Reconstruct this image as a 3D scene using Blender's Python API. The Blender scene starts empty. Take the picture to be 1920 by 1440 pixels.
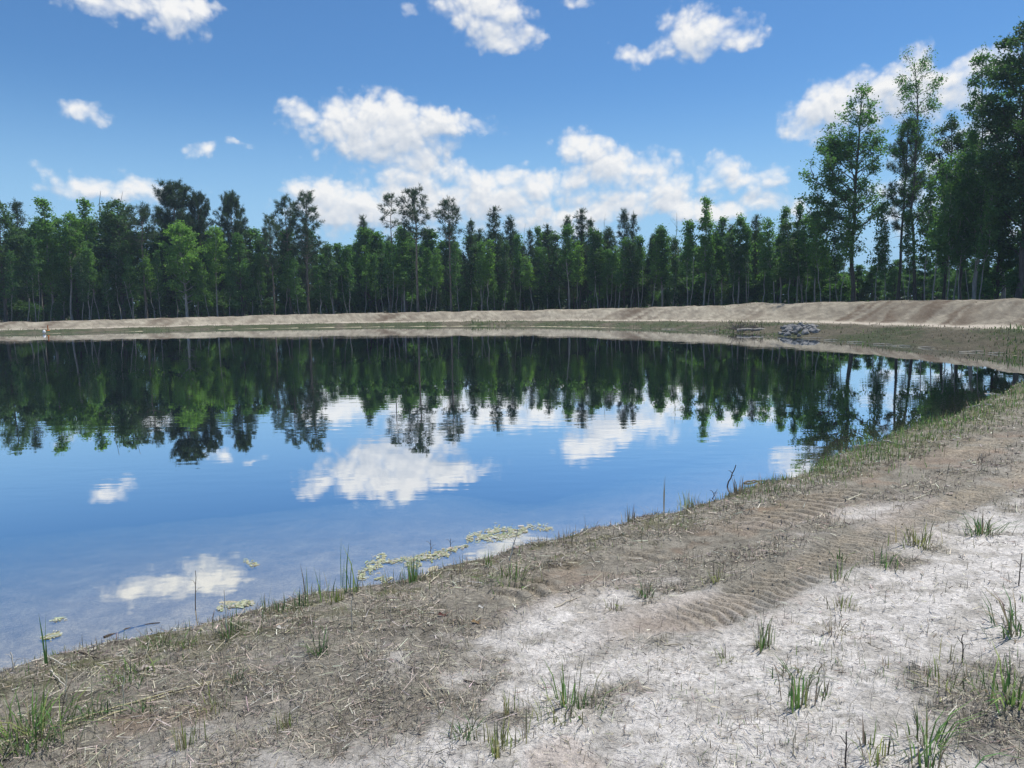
import bpy, math, random
import numpy as np
from mathutils import Vector, Matrix

R = math.radians
scene = bpy.context.scene
rng = np.random.default_rng(7)
random.seed(7)

# ------------------------------------------------------------------ camera
FPX, CXP, CYP = 1423.0, 960.0, 720.0           # focal length and centre in photo pixels
CAM_H = 2.3                                    # above the water
PITCH = math.atan((720 - 565) / FPX)
ROLL = R(0.8)
cam_data = bpy.data.cameras.new('camera')
cam = bpy.data.objects.new('camera', cam_data)
scene.collection.objects.link(cam)
cam_data.sensor_width = 36.0
cam_data.lens = FPX / 1920 * 36
cam_data.clip_end = 6000
cam_data.clip_start = 0.05
cam.matrix_world = (Matrix.Translation((0, 0, CAM_H)) @ Matrix.Rotation(math.pi / 2 - PITCH, 4, 'X')
                    @ Matrix.Rotation(-ROLL, 4, 'Z'))
scene.camera = cam


def ray(x, y):
    u, v = (x - CXP) / FPX, -(y - CYP) / FPX
    c, s = math.cos(ROLL), math.sin(ROLL)
    a, b = u * c + v * s, -u * s + v * c
    cp, sp = math.cos(PITCH), math.sin(PITCH)
    return np.array([a, cp + b * sp, -sp + b * cp])


def at_z(x, y, z=0.0):
    d = ray(x, y)
    return d * ((z - CAM_H) / d[2]) + np.array([0, 0, CAM_H])


def at_y(x, y, Y):
    d = ray(x, y)
    return d * (Y / d[1]) + np.array([0, 0, CAM_H])


def az_el(x, y):
    d = ray(x, y)
    d = d / np.linalg.norm(d)
    return math.atan2(d[0], d[1]), math.asin(d[2])


# ------------------------------------------------------------------ sun and sky
SUN_AZ, SUN_EL = R(55), R(66)                  # to the right of the view, high
sun_dir = Vector((math.sin(SUN_AZ) * math.cos(SUN_EL), math.cos(SUN_AZ) * math.cos(SUN_EL), math.sin(SUN_EL)))
sl = bpy.data.lights.new('sun', 'SUN')
sl.energy = 4.6
sl.angle = R(0.53)
sl.color = (1.0, 0.955, 0.88)
sun = bpy.data.objects.new('sun', sl)
scene.collection.objects.link(sun)
sun.rotation_euler = (-sun_dir).to_track_quat('-Z', 'Y').to_euler()

world = bpy.data.worlds.new('World')
scene.world = world
world.use_nodes = True
SKY_STRENGTH = 0.1
scene.view_settings.view_transform = 'Standard'
scene.view_settings.look = 'None'
scene.view_settings.exposure = 0.15
scene.view_settings.gamma = 1.0

# clouds: centre x, y, half width, half height (as seen on the photo), thinness 0..0.9
CLOUDS = [
    (250, 8, 120, 40, .15), (330, 45, 80, 28, .3), (185, 5, 60, 25, .35), (390, 18, 60, 14, .5), (350, 15, 60, 25, .2),
    (775, 32, 38, 24, .42), (890, 0, 70, 45, 0), (930, 45, 65, 45, .05), (955, 82, 48, 24, .3), (1012, 75, 22, 9, .55),
    (1085, 2, 40, 14, .4), (1290, 38, 58, 36, .05), (1350, 62, 75, 32, .08), (1285, 92, 62, 30, .15), (1195, 105, 36, 24, .15),
    (1400, 80, 40, 18, .3), (1150, 83, 12, 12, .6), (165, 214, 42, 24, .05), (377, 279, 34, 18, .12), (447, 273, 22, 10, .35), (481, 278, 18, 8, .4),
    (715, 218, 78, 48, 0), (655, 225, 55, 40, .1), (558, 210, 38, 30, .15), (605, 238, 40, 30, .2), (790, 238, 70, 42, .02),
    (880, 240, 68, 20, .12), (835, 214, 30, 20, .2), (640, 278, 75, 24, .28), (720, 268, 95, 26, .2), (868, 277, 22, 11, .5),
    (800, 305, 70, 28, .22), (745, 312, 80, 30, .3), (650, 308, 40, 15, .6), (860, 338, 110, 30, .22), (960, 342, 90, 30, .12), (1035, 348, 55, 20, .3),
    (590, 352, 50, 26, .02), (620, 385, 80, 36, .05), (690, 408, 90, 40, .12), (740, 370, 80, 38, .12), (800, 400, 80, 46, .15), (560, 400, 80, 20, .45),
    (1080, 268, 48, 26, .08), (1110, 305, 62, 40, .05), (1185, 332, 88, 42, 0), (1250, 362, 62, 30, .12), (1270, 392, 200, 20, .28),
    (980, 303, 18, 12, .55), (1000, 386, 24, 12, .5), (1345, 386, 80, 20, .35), (1352, 322, 40, 32, .02), (1385, 345, 36, 18, .2), (1442, 334, 38, 32, .02),
    (920, 402, 60, 32, .0), (1030, 424, 65, 32, .1), (1120, 420, 80, 30, .15), (1345, 395, 90, 26, .15),
    (1520, 212, 52, 46, -.1), (1497, 250, 30, 14, .35), (1605, 195, 70, 52, -.05), (1720, 128, 40, 44, -.1), (1690, 180, 70, 46, .05), (1845, 118, 60, 26, .05),
    (1780, 170, 70, 40, .1), (1500, 400, 70, 36, .3), (1912, 14, 16, 8, .4), (1090, 385, 150, 26, .25), (900, 372, 120, 24, .3), (1850, 260, 120, 90, .2), (1690, 380, 130, 90, .3), (1880, 430, 120, 80, .35),
    (86, 320, 32, 18, .2), (150, 352, 95, 26, .28), (212, 350, 70, 34, .2), (282, 356, 50, 30, .22), (366, 346, 36, 26, .35), (480, 390, 60, 18, .55),
]


def build_world():
    nt = world.node_tree
    nt.nodes.clear()
    L = nt.links.new

    def vm(op, a, b=None, c=None):
        n = nt.nodes.new('ShaderNodeVectorMath')
        n.operation = op
        for i, v in enumerate((a, b, c)):
            if v is None:
                continue
            if isinstance(v, (tuple, list)):
                n.inputs[i].default_value = v
            else:
                L(v, n.inputs[i])
        return n.outputs['Value'] if op in ('LENGTH', 'DOT_PRODUCT') else n.outputs[0]

    def ma(op, a, b=None, c=None, clamp=False):
        n = nt.nodes.new('ShaderNodeMath')
        n.operation = op
        n.use_clamp = clamp
        for i, v in enumerate((a, b, c)):
            if v is None:
                continue
            if isinstance(v, (int, float)):
                n.inputs[i].default_value = v
            else:
                L(v, n.inputs[i])
        return n.outputs[0]

    def noise(vec, scale, detail, rough=0.55):
        n = nt.nodes.new('ShaderNodeTexNoise')
        n.noise_dimensions = '2D'
        n.inputs['Scale'].default_value = scale
        n.inputs['Detail'].default_value = detail
        n.inputs['Roughness'].default_value = rough
        L(vec, n.inputs['Vector'])
        return n

    def N(t):
        return nt.nodes.new(t)
    tc = N('ShaderNodeTexCoord')
    sp = N('ShaderNodeSeparateXYZ')
    L(tc.outputs['Generated'], sp.inputs[0])
    az = ma('ARCTAN2', sp.outputs[0], sp.outputs[1])
    el = ma('ARCSINE', sp.outputs[2])
    cb = N('ShaderNodeCombineXYZ')
    L(az, cb.inputs[0])
    L(el, cb.inputs[1])
    P = cb.outputs[0]
    n1 = noise(P, 15.0, 1.0)
    n2 = noise(P, 60.0, 3.0, 0.6)
    w = vm('MULTIPLY_ADD', n1.outputs['Color'], (.036, .026, 0), (-.018, -.013, 0))
    w2 = vm('MULTIPLY_ADD', n2.outputs['Color'], (.016, .014, 0), (-.008, -.007, 0))
    Pv = vm('ADD', P, vm('MULTIPLY', w, (.5, .5, 0)))
    Pw = vm('ADD', vm('ADD', P, w), w2)
    sx_ = N('ShaderNodeSeparateXYZ')
    L(Pw, sx_.inputs[0])
    A3, E3 = N('ShaderNodeCombineXYZ'), N('ShaderNodeCombineXYZ')
    for i in range(3):
        L(sx_.outputs[0], A3.inputs[i])
        L(sx_.outputs[1], E3.inputs[i])
    OFF = 0.020                                   # towards the light, for the shading of the billows
    acc1 = acc2 = None
    cl = list(CLOUDS)
    while len(cl) % 3:
        cl.append((165, 214, 10, 8, .9))
    for i in range(0, len(cl), 3):
        SX, OX, SY, OY, OY2, TH = [], [], [], [], [], []
        for (x, y, rx, ry, thin) in cl[i:i + 3]:
            a, e = az_el(x, y)
            a2, _ = az_el(x + rx, y)
            _, e2 = az_el(x, y - ry)
            sx, sy = 1 / (abs(a2 - a) * 1.75), 1 / (abs(e2 - e) * 1.75)
            SX.append(sx), OX.append(-a * sx), SY.append(sy), OY.append(-e * sy), OY2.append((OFF - e) * sy), TH.append(thin * .8 - 1)
        X = vm('MULTIPLY_ADD', A3.outputs[0], tuple(SX), tuple(OX))
        XX = vm('MULTIPLY_ADD', X, X, tuple(TH))
        for k, oy in ((0, OY), (1, OY2)):
            Y = vm('MULTIPLY_ADD', E3.outputs[0], tuple(SY), tuple(oy))
            q = vm('MINIMUM', vm('MULTIPLY_ADD', Y, Y, XX), (0, 0, 0))
            if k == 0:
                acc1 = vm('MULTIPLY', q, q) if acc1 is None else vm('MULTIPLY_ADD', q, q, acc1)
            else:
                acc2 = vm('MULTIPLY', q, q) if acc2 is None else vm('MULTIPLY_ADD', q, q, acc2)
    f1 = ma('SQRT', vm('DOT_PRODUCT', acc1, (1, 1, 1)))
    f2 = ma('SQRT', vm('DOT_PRODUCT', acc2, (1, 1, 1)))
    # the rest of the sky carries the same kind of scattered cumulus
    ina = ma('MINIMUM', ma('POWER', ma('DIVIDE', ma('ABSOLUTE', az), 0.70), 8.0), 1.0)
    ine = ma('MINIMUM', ma('POWER', ma('DIVIDE', ma('ABSOLUTE', el), 0.47), 8.0), 1.0)
    outside = ma('MAXIMUM', ina, ine)
    ng = noise(vm('MULTIPLY', Pw, (1.0, 1.5, 1.0)), 4.2, 1.0)
    gen = ma('MULTIPLY', ma('MULTIPLY_ADD', ng.outputs['Fac'], 5.0, -2.55, clamp=True), outside)
    f1 = ma('MAXIMUM', f1, gen)
    f2 = ma('MAXIMUM', f2, gen)

    def detail(shift):
        vo = N('ShaderNodeTexVoronoi')
        vo.voronoi_dimensions = '2D'
        vo.feature = 'F1'
        vo.inputs['Scale'].default_value = 34.0
        vo.inputs['Detail'].default_value = 2.0
        vo.inputs['Roughness'].default_value = 0.5
        Q = vm('MULTIPLY_ADD', Pv, (1.0, 1.2, 1.0), (shift * .4, shift, 0))
        L(Q, vo.inputs['Vector'])
        n3 = noise(Q, 60.0, 5.0, 0.58)
        v = ma('MULTIPLY_ADD', vo.outputs['Distance'], -0.55, 0.26)
        return ma('ADD', v, ma('MULTIPLY_ADD', n3.outputs['Fac'], 0.36, -0.18))
    D1 = ma('ADD', ma('SUBTRACT', f1, 0.32), detail(0.0))
    D2 = ma('ADD', ma('SUBTRACT', f2, 0.32), detail(0.008))
    dens = N('ShaderNodeMapRange')
    dens.interpolation_type = 'SMOOTHSTEP'
    dens.inputs['From Min'].default_value = 0.0
    dens.inputs['From Max'].default_value = 0.78
    L(D1, dens.inputs['Value'])
    above = N('ShaderNodeMapRange')
    above.inputs['From Min'].default_value = -0.005
    above.inputs['From Max'].default_value = 0.02
    L(el, above.inputs['Value'])
    alpha = ma('MULTIPLY', dens.outputs[0], above.outputs[0])
    alpha = ma('MULTIPLY', alpha, 0.97)
    lit = ma('SUBTRACT', D1, D2)
    lit = ma('MULTIPLY_ADD', lit, 1.0, 0.62)
    thick = ma('MULTIPLY', ma('MAXIMUM', ma('SUBTRACT', D1, 0.35), 0.0), 0.30)
    lit = ma('SUBTRACT', lit, thick, clamp=True)
    ramp = N('ShaderNodeValToRGB')
    k = 1 / SKY_STRENGTH
    ramp.color_ramp.elements[0].position = 0.0
    ramp.color_ramp.elements[0].color = (.46, .525, .62, 1)
    ramp.color_ramp.elements[1].position = 0.95
    ramp.color_ramp.elements[1].color = (.87, .865, .855, 1)
    e = ramp.color_ramp.elements.new(0.5)
    e.color = (.67, .70, .745, 1)
    L(lit, ramp.inputs[0])
    sc = N('ShaderNodeVectorMath')
    sc.operation = 'SCALE'
    sc.inputs['Scale'].default_value = k
    L(ramp.outputs[0], sc.inputs[0])
    sky = N('ShaderNodeTexSky')
    sky.sky_type = 'NISHITA'
    sky.sun_disc = False
    sky.sun_elevation = SUN_EL
    sky.sun_rotation = SUN_AZ
    sky.altitude = 50
    sky.air_density = 1.0
    sky.dust_density = 0.0
    sky.ozone_density = 2.5
    tint = N('ShaderNodeVectorMath')
    tint.operation = 'MULTIPLY'
    tint.inputs[1].default_value = (.53, .82, 1.06)
    L(sky.outputs[0], tint.inputs[0])
    mx = N('ShaderNodeMix')
    mx.data_type = 'RGBA'
    L(alpha, mx.inputs['Factor'])
    hz = N('ShaderNodeMapRange')
    hz.interpolation_type = 'SMOOTHERSTEP'
    hz.inputs['From Min'].default_value = 0.30
    hz.inputs['From Max'].default_value = 0.0
    L(el, hz.inputs['Value'])
    hm = N('ShaderNodeMix')
    hm.data_type = 'RGBA'
    L(ma('MULTIPLY', hz.outputs[0], 0.93), hm.inputs['Factor'])
    L(tint.outputs[0], hm.inputs[6])
    hm.inputs[7].default_value = (.34 * k, .575 * k, .82 * k, 1)
    L(hm.outputs[2], mx.inputs[6])
    L(sc.outputs[0], mx.inputs[7])
    bg = N('ShaderNodeBackground')
    bg.inputs['Strength'].default_value = SKY_STRENGTH
    L(mx.outputs[2], bg.inputs['Color'])
    out = N('ShaderNodeOutputWorld')
    L(bg.outputs[0], out.inputs[0])
    world.cycles.sampling_method = 'MANUAL'
    world.cycles.sample_map_resolution = 512


build_world()

# ------------------------------------------------------------------ helpers
COL = scene.collection


def tag(o, label=None, cat=None, group=None, kind=None):
    if label:
        o['label'] = label
    if cat:
        o['category'] = cat
    if group:
        o['group'] = group
    if kind:
        o['kind'] = kind
    return o


def link(name, data, parent=None, loc=None):
    o = bpy.data.objects.new(name, data)
    COL.objects.link(o)
    if parent is not None:
        o.parent = parent
    if loc is not None:
        o.location = loc
    return o


def make_mesh(name, verts, faces, mat=None, smooth=False, attrs=None, cols=None):
    """verts (n,3), faces (m,k) with equal k, or a list of such arrays"""
    fl = faces if isinstance(faces, list) else [faces]
    fl = [np.asarray(f, dtype=np.int32) for f in fl if len(f)]
    me = bpy.data.meshes.new(name)
    verts = np.asarray(verts, dtype=np.float32)
    me.vertices.add(len(verts))
    me.vertices.foreach_set('co', verts.ravel())
    loops = np.concatenate([f.ravel() for f in fl])
    sizes = np.concatenate([np.full(len(f), f.shape[1], np.int32) for f in fl])
    me.loops.add(len(loops))
    me.loops.foreach_set('vertex_index', loops)
    me.polygons.add(len(sizes))
    starts = np.concatenate([[0], np.cumsum(sizes)[:-1]]).astype(np.int32)
    me.polygons.foreach_set('loop_start', starts)
    me.polygons.foreach_set('use_smooth', np.full(len(sizes), bool(smooth)))
    me.update(calc_edges=True)
    for k, v in (attrs or {}).items():
        a = me.attributes.new(k, 'FLOAT', 'POINT')
        a.data.foreach_set('value', np.asarray(v, dtype=np.float32).ravel())
    for k, v in (cols or {}).items():
        a = me.attributes.new(k, 'FLOAT_COLOR', 'POINT')
        c = np.ones((len(verts), 4), np.float32)
        c[:, :3] = v
        a.data.foreach_set('color', c.ravel())
    if mat is not None:
        me.materials.append(mat)
    return me


def hash2(ix, iy, seed):
    h = (ix.astype(np.int64) * 374761393 + iy.astype(np.int64) * 668265263 + seed * 1442695041) & 0xffffffff
    h = ((h ^ (h >> 13)) * 1274126177) & 0xffffffff
    h = (h ^ (h >> 16)) & 0xffffffff
    return h


def perlin(x, y, seed=0):
    ix, iy = np.floor(x).astype(np.int64), np.floor(y).astype(np.int64)
    fx, fy = x - ix, y - iy
    u, v = fx * fx * fx * (fx * (fx * 6 - 15) + 10), fy * fy * fy * (fy * (fy * 6 - 15) + 10)

    def g(a, b):
        t = hash2(ix + a, iy + b, seed) * (2 * math.pi / 4294967296.0)
        return np.cos(t) * (fx - a) + np.sin(t) * (fy - b)
    return ((g(0, 0) * (1 - u) + g(1, 0) * u) * (1 - v) + (g(0, 1) * (1 - u) + g(1, 1) * u) * v) * 1.4


def fbm(x, y, scale, octaves=4, seed=0, gain=0.5):
    r, a = 0, 1.0
    for i in range(octaves):
        r = r + a * perlin(x * scale, y * scale, seed + i * 17)
        scale *= 2.03
        a *= gain
    return r


def sstep(a, b, x):
    t = np.clip((x - a) / (b - a), 0, 1)
    return t * t * (3 - 2 * t)


# ------------------------------------------------------------------ materials
def new_mat(name):
    m = bpy.data.materials.new(name)
    m.use_nodes = True
    m.node_tree.nodes.clear()
    return m, m.node_tree.nodes.new, m.node_tree.links.new


def mat_ground():
    m, N, L = new_mat('ground')
    out = N('ShaderNodeOutputMaterial')
    b = N('ShaderNodeBsdfPrincipled')
    L(b.outputs[0], out.inputs[0])
    b.inputs['Roughness'].default_value = 0.95
    b.inputs['Specular IOR Level'].default_value = 0.15
    at = N('ShaderNodeAttribute')
    at.attribute_name = 'Col'
    geo = N('ShaderNodeNewGeometry')
    n1 = N('ShaderNodeTexNoise')
    n1.inputs['Scale'].default_value = 38.0
    n1.inputs['Detail'].default_value = 6.0
    n1.inputs['Roughness'].default_value = 0.7
    L(geo.outputs['Position'], n1.inputs['Vector'])
    n2 = N('ShaderNodeTexNoise')
    n2.inputs['Scale'].default_value = 7.0
    n2.inputs['Detail'].default_value = 5.0
    n2.inputs['Roughness'].default_value = 0.65
    L(geo.outputs['Position'], n2.inputs['Vector'])
    mr = N('ShaderNodeMapRange')
    mr.inputs['From Min'].default_value = 0.3
    mr.inputs['From Max'].default_value = 0.7
    mr.inputs['To Min'].default_value = 0.62
    mr.inputs['To Max'].default_value = 1.32
    L(n1.outputs['Fac'], mr.inputs['Value'])
    mr2 = N('ShaderNodeMapRange')
    mr2.inputs['From Min'].default_value = 0.3
    mr2.inputs['From Max'].default_value = 0.7
    mr2.inputs['To Min'].default_value = 0.8
    mr2.inputs['To Max'].default_value = 1.18
    L(n2.outputs['Fac'], mr2.inputs['Value'])
    mu = N('ShaderNodeMath')
    mu.operation = 'MULTIPLY'
    L(mr.outputs[0], mu.inputs[0])
    L(mr2.outputs[0], mu.inputs[1])
    n3 = N('ShaderNodeTexNoise')                      # crumbs and pits
    n3.inputs['Scale'].default_value = 120.0
    n3.inputs['Detail'].default_value = 3.0
    n3.inputs['Roughness'].default_value = 0.6
    L(geo.outputs['Position'], n3.inputs['Vector'])
    pit = N('ShaderNodeMapRange')
    pit.inputs['From Min'].default_value = 0.34
    pit.inputs['From Max'].default_value = 0.46
    pit.inputs['To Min'].default_value = 0.74
    pit.inputs['To Max'].default_value = 1.06
    L(n3.outputs['Fac'], pit.inputs['Value'])
    mu2 = N('ShaderNodeMath')
    mu2.operation = 'MULTIPLY'
    L(mu.outputs[0], mu2.inputs[0])
    L(pit.outputs[0], mu2.inputs[1])
    sc = N('ShaderNodeVectorMath')
    sc.operation = 'SCALE'
    L(at.outputs['Color'], sc.inputs[0])
    L(mu2.outputs[0], sc.inputs['Scale'])
    L(sc.outputs[0], b.inputs['Base Color'])
    bp = N('ShaderNodeBump')
    bp.inputs['Strength'].default_value = 1.0
    bp.inputs['Distance'].default_value = 0.03
    L(n1.outputs['Fac'], bp.inputs['Height'])
    L(bp.outputs[0], b.inputs['Normal'])
    return m


def mat_water():
    m, N, L = new_mat('water')
    out = N('ShaderNodeOutputMaterial')
    geo = N('ShaderNodeNewGeometry')
    mp = N('ShaderNodeMapping')
    mp.inputs['Scale'].default_value = (0.9, 2.2, 1.0)
    L(geo.outputs['Position'], mp.inputs['Vector'])
    n1 = N('ShaderNodeTexNoise')
    n1.inputs['Scale'].default_value = 1.5
    n1.inputs['Detail'].default_value = 2.0
    n1.inputs['Roughness'].default_value = 0.45
    L(mp.outputs[0], n1.inputs['Vector'])
    n2 = N('ShaderNodeTexNoise')                      # patches where the breeze touches
    n2.inputs['Scale'].default_value = 0.12
    n2.inputs['Detail'].default_value = 2.0
    L(mp.outputs[0], n2.inputs['Vector'])
    mr = N('ShaderNodeMapRange')
    mr.inputs['From Min'].default_value = 0.42
    mr.inputs['From Max'].default_value = 0.72
    mr.inputs['To Min'].default_value = 0.10
    mr.inputs['To Max'].default_value = 1.0
    L(n2.outputs['Fac'], mr.inputs['Value'])
    bp = N('ShaderNodeBump')
    bp.inputs['Distance'].default_value = 0.0035
    L(n1.outputs['Fac'], bp.inputs['Height'])
    L(mr.outputs[0], bp.inputs['Strength'])
    fr = N('ShaderNodeFresnel')
    fr.inputs['IOR'].default_value = 1.333
    L(bp.outputs[0], fr.inputs['Normal'])
    ex = N('ShaderNodeMath')                          # strong mirror at a low angle, clear from above
    ex.operation = 'MULTIPLY_ADD'
    ex.inputs[1].default_value = -10.0
    ex.inputs[2].default_value = 0.20
    L(fr.outputs[0], ex.inputs[0])
    ee = N('ShaderNodeMath')
    ee.operation = 'EXPONENT'
    L(ex.outputs[0], ee.inputs[0])
    pw = N('ShaderNodeMath')
    pw.operation = 'SUBTRACT'
    pw.use_clamp = True
    pw.inputs[0].default_value = 1.0
    L(ee.outputs[0], pw.inputs[1])
    gl = N('ShaderNodeBsdfGlossy')
    gl.inputs['Roughness'].default_value = 0.0
    gl.inputs['Color'].default_value = (.93, .95, .97, 1)
    L(bp.outputs[0], gl.inputs['Normal'])
    tr = N('ShaderNodeBsdfTransparent')
    mx = N('ShaderNodeMixShader')
    L(pw.outputs[0], mx.inputs[0])
    L(tr.outputs[0], mx.inputs[1])
    L(gl.outputs[0], mx.inputs[2])
    L(mx.outputs[0], out.inputs['Surface'])
    va = N('ShaderNodeVolumeAbsorption')
    va.inputs['Color'].default_value = (.66, .72, .68, 1)
    va.inputs['Density'].default_value = 3.0
    L(va.outputs[0], out.inputs['Volume'])
    return m


def mat_leaf(name, c_dark, c_light, trans=0.45, rough=0.6):
    c_light = tuple(v * 1.25 for v in c_light)
    m, N, L = new_mat(name)
    out = N('ShaderNodeOutputMaterial')
    at = N('ShaderNodeAttribute')
    at.attribute_name = 'tint'
    oi = N('ShaderNodeObjectInfo')
    ad = N('ShaderNodeMath')
    ad.operation = 'MULTIPLY_ADD'
    ad.inputs[1].default_value = 0.45
    L(oi.outputs['Random'], ad.inputs[0])
    sb = N('ShaderNodeMath')
    sb.operation = 'MULTIPLY_ADD'
    sb.inputs[1].default_value = 0.75
    sb.inputs[2].default_value = -0.08
    L(at.outputs['Fac'], sb.inputs[0])
    L(sb.outputs[0], ad.inputs[2])
    mx = N('ShaderNodeMix')
    mx.data_type = 'RGBA'
    mx.inputs[6].default_value = (*c_dark, 1)
    mx.inputs[7].default_value = (*c_light, 1)
    L(ad.outputs[0], mx.inputs['Factor'])
    d = N('ShaderNodeBsdfPrincipled')
    d.inputs['Roughness'].default_value = rough
    d.inputs['Specular IOR Level'].default_value = 0.25
    L(mx.outputs[2], d.inputs['Base Color'])
    t = N('ShaderNodeBsdfTranslucent')
    hs = N('ShaderNodeVectorMath')
    hs.operation = 'MULTIPLY'
    hs.inputs[1].default_value = (1.15, 1.35, .55)
    L(mx.outputs[2], hs.inputs[0])
    L(hs.outputs[0], t.inputs['Color'])
    ms = N('ShaderNodeMixShader')
    ms.inputs[0].default_value = trans
    L(d.outputs[0], ms.inputs[1])
    L(t.outputs[0], ms.inputs[2])
    L(ms.outputs[0], out.inputs[0])
    return m


def mat_bark(name, c1, c2, scale=4.0):
    m, N, L = new_mat(name)
    out = N('ShaderNodeOutputMaterial')
    b = N('ShaderNodeBsdfPrincipled')
    b.inputs['Roughness'].default_value = 0.9
    b.inputs['Specular IOR Level'].default_value = 0.2
    tc = N('ShaderNodeTexCoord')
    mp = N('ShaderNodeMapping')
    mp.inputs['Scale'].default_value = (3.0, 3.0, 0.6)
    L(tc.outputs['Object'], mp.inputs['Vector'])
    n = N('ShaderNodeTexNoise')
    n.inputs['Scale'].default_value = scale
    n.inputs['Detail'].default_value = 5
    n.inputs['Roughness'].default_value = 0.7
    L(mp.outputs[0], n.inputs['Vector'])
    r = N('ShaderNodeValToRGB')
    r.color_ramp.elements[0].position = 0.35
    r.color_ramp.elements[1].position = 0.68
    r.color_ramp.elements[0].color = (*c1, 1)
    r.color_ramp.elements[1].color = (*c2, 1)
    L(n.outputs['Fac'], r.inputs[0])
    L(r.outputs[0], b.inputs['Base Color'])
    bp = N('ShaderNodeBump')
    bp.inputs['Strength'].default_value = 0.6
    bp.inputs['Distance'].default_value = 0.03
    L(n.outputs['Fac'], bp.inputs['Height'])
    L(bp.outputs[0], b.inputs['Normal'])
    L(b.outputs[0], out.inputs[0])
    return m


def mat_attr(name, rough=0.85, trans=0.0):
    """colour straight from the 'Col' attribute of the strands"""
    m, N, L = new_mat(name)
    out = N('ShaderNodeOutputMaterial')
    at = N('ShaderNodeAttribute')
    at.attribute_name = 'Col'
    b = N('ShaderNodeBsdfPrincipled')
    b.inputs['Roughness'].default_value = rough
    b.inputs['Specular IOR Level'].default_value = 0.25
    L(at.outputs['Color'], b.inputs['Base Color'])
    if trans:
        t = N('ShaderNodeBsdfTranslucent')
        L(at.outputs['Color'], t.inputs['Color'])
        ms = N('ShaderNodeMixShader')
        ms.inputs[0].default_value = trans
        L(b.outputs[0], ms.inputs[1])
        L(t.outputs[0], ms.inputs[2])
        L(ms.outputs[0], out.inputs[0])
    else:
        L(b.outputs[0], out.inputs[0])
    return m


M_GROUND = mat_ground()
M_WATER = mat_water()
M_BARK_PINE = mat_bark('pine_bark', (.10, .075, .06), (.30, .25, .21))
M_BARK_DARK = mat_bark('dark_bark', (.055, .05, .045), (.15, .13, .115))
M_BARK_PALE = mat_bark('pale_bark', (.20, .185, .165), (.48, .45, .41), 3.0)
M_PINE = mat_leaf('pine_needles', (.035, .062, .045), (.075, .115, .065), 0.3)
M_OAK = mat_leaf('dark_leaves', (.035, .075, .040), (.085, .15, .065), 0.45)
M_GREEN = mat_leaf('green_leaves', (.050, .12, .048), (.12, .225, .075), 0.5)
M_BRIGHT = mat_leaf('bright_leaves', (.075, .16, .050), (.17, .29, .085), 0.55)
M_STRAW = mat_attr('straw')
M_GRASS = mat_attr('grass', 0.6, 0.4)

# ------------------------------------------------------------------ terrain
NEAR_PX = [(-300, 1370), (0, 1266), (200, 1216), (400, 1174), (500, 1149), (640, 1120), (760, 1090), (900, 1056), (1000, 1024),
           (1180, 985), (1330, 945), (1480, 893), (1600, 850), (1700, 812), (1800, 775), (1880, 740), (1920, 718)]
FAR_PX = [(1920, 668), (1750, 654), (1600, 643), (1500, 634), (1400, 625), (1300, 619), (1150, 614), (960, 611), (760, 612), (480, 616), (240, 622), (0, 628), (-300, 632)]
shore = [(-70, 58), (-82, 30), (-70, 4), (-40, -9), (-14, -4.5), (-6.5, 0.8)]
shore += [tuple(at_z(*p)[:2]) for p in NEAR_PX]
shore += [(15.6, 21.6), (17.6, 23.7), (18.8, 25.8)]
shore += [tuple(at_z(*p)[:2]) for p in FAR_PX]
shore = np.array(shore)


def resample(poly, closed=True, it=2):
    p = np.asarray(poly, float)
    for _ in range(it):                                   # corner cutting
        q = np.roll(p, -1, 0)
        a, b = p * .75 + q * .25, p * .25 + q * .75
        p = np.stack([a, b], 1).reshape(-1, 2)
    return p


shore_s = resample(shore, it=1)


def signed_shore(x, y):
    """distance to the waterline, positive on land"""
    P = np.stack([x.ravel(), y.ravel()], 1)
    d2 = np.full(len(P), 1e12)
    inside = np.zeros(len(P), bool)
    A, B = shore_s, np.roll(shore_s, -1, 0)
    for a, b in zip(A, B):
        ab = b - a
        t = np.clip(((P - a) @ ab) / (ab @ ab), 0, 1)
        q = P - a - t[:, None] * ab
        d2 = np.minimum(d2, (q * q).sum(1))
        c = (a[1] > P[:, 1]) != (b[1] > P[:, 1])
        xi = a[0] + (P[:, 1] - a[1]) / (b[1] - a[1] + 1e-12) * ab[0]
        inside ^= c & (P[:, 0] < xi)
    d = np.sqrt(d2)
    return np.where(inside, -d, d).reshape(x.shape)


def polyline_coords(x, y, pts):
    """(distance across, distance along) of points to an open polyline"""
    P = np.stack([x.ravel(), y.ravel()], 1)
    best = np.full(len(P), 1e12)
    al = np.zeros(len(P))
    sg = np.ones(len(P))
    run = 0.0
    for a, b in zip(pts[:-1], pts[1:]):
        ab = b - a
        ln = math.hypot(*ab)
        t = np.clip(((P - a) @ ab) / (ln * ln), 0, 1)
        q = P - a - t[:, None] * ab
        d = (q * q).sum(1)
        k = d < best
        best[k] = d[k]
        al[k] = run + t[k] * ln
        sg[k] = np.sign(ab[0] * q[k, 1] - ab[1] * q[k, 0])
        run += ln
    return (np.sqrt(best) * sg).reshape(x.shape), al.reshape(x.shape), run


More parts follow.
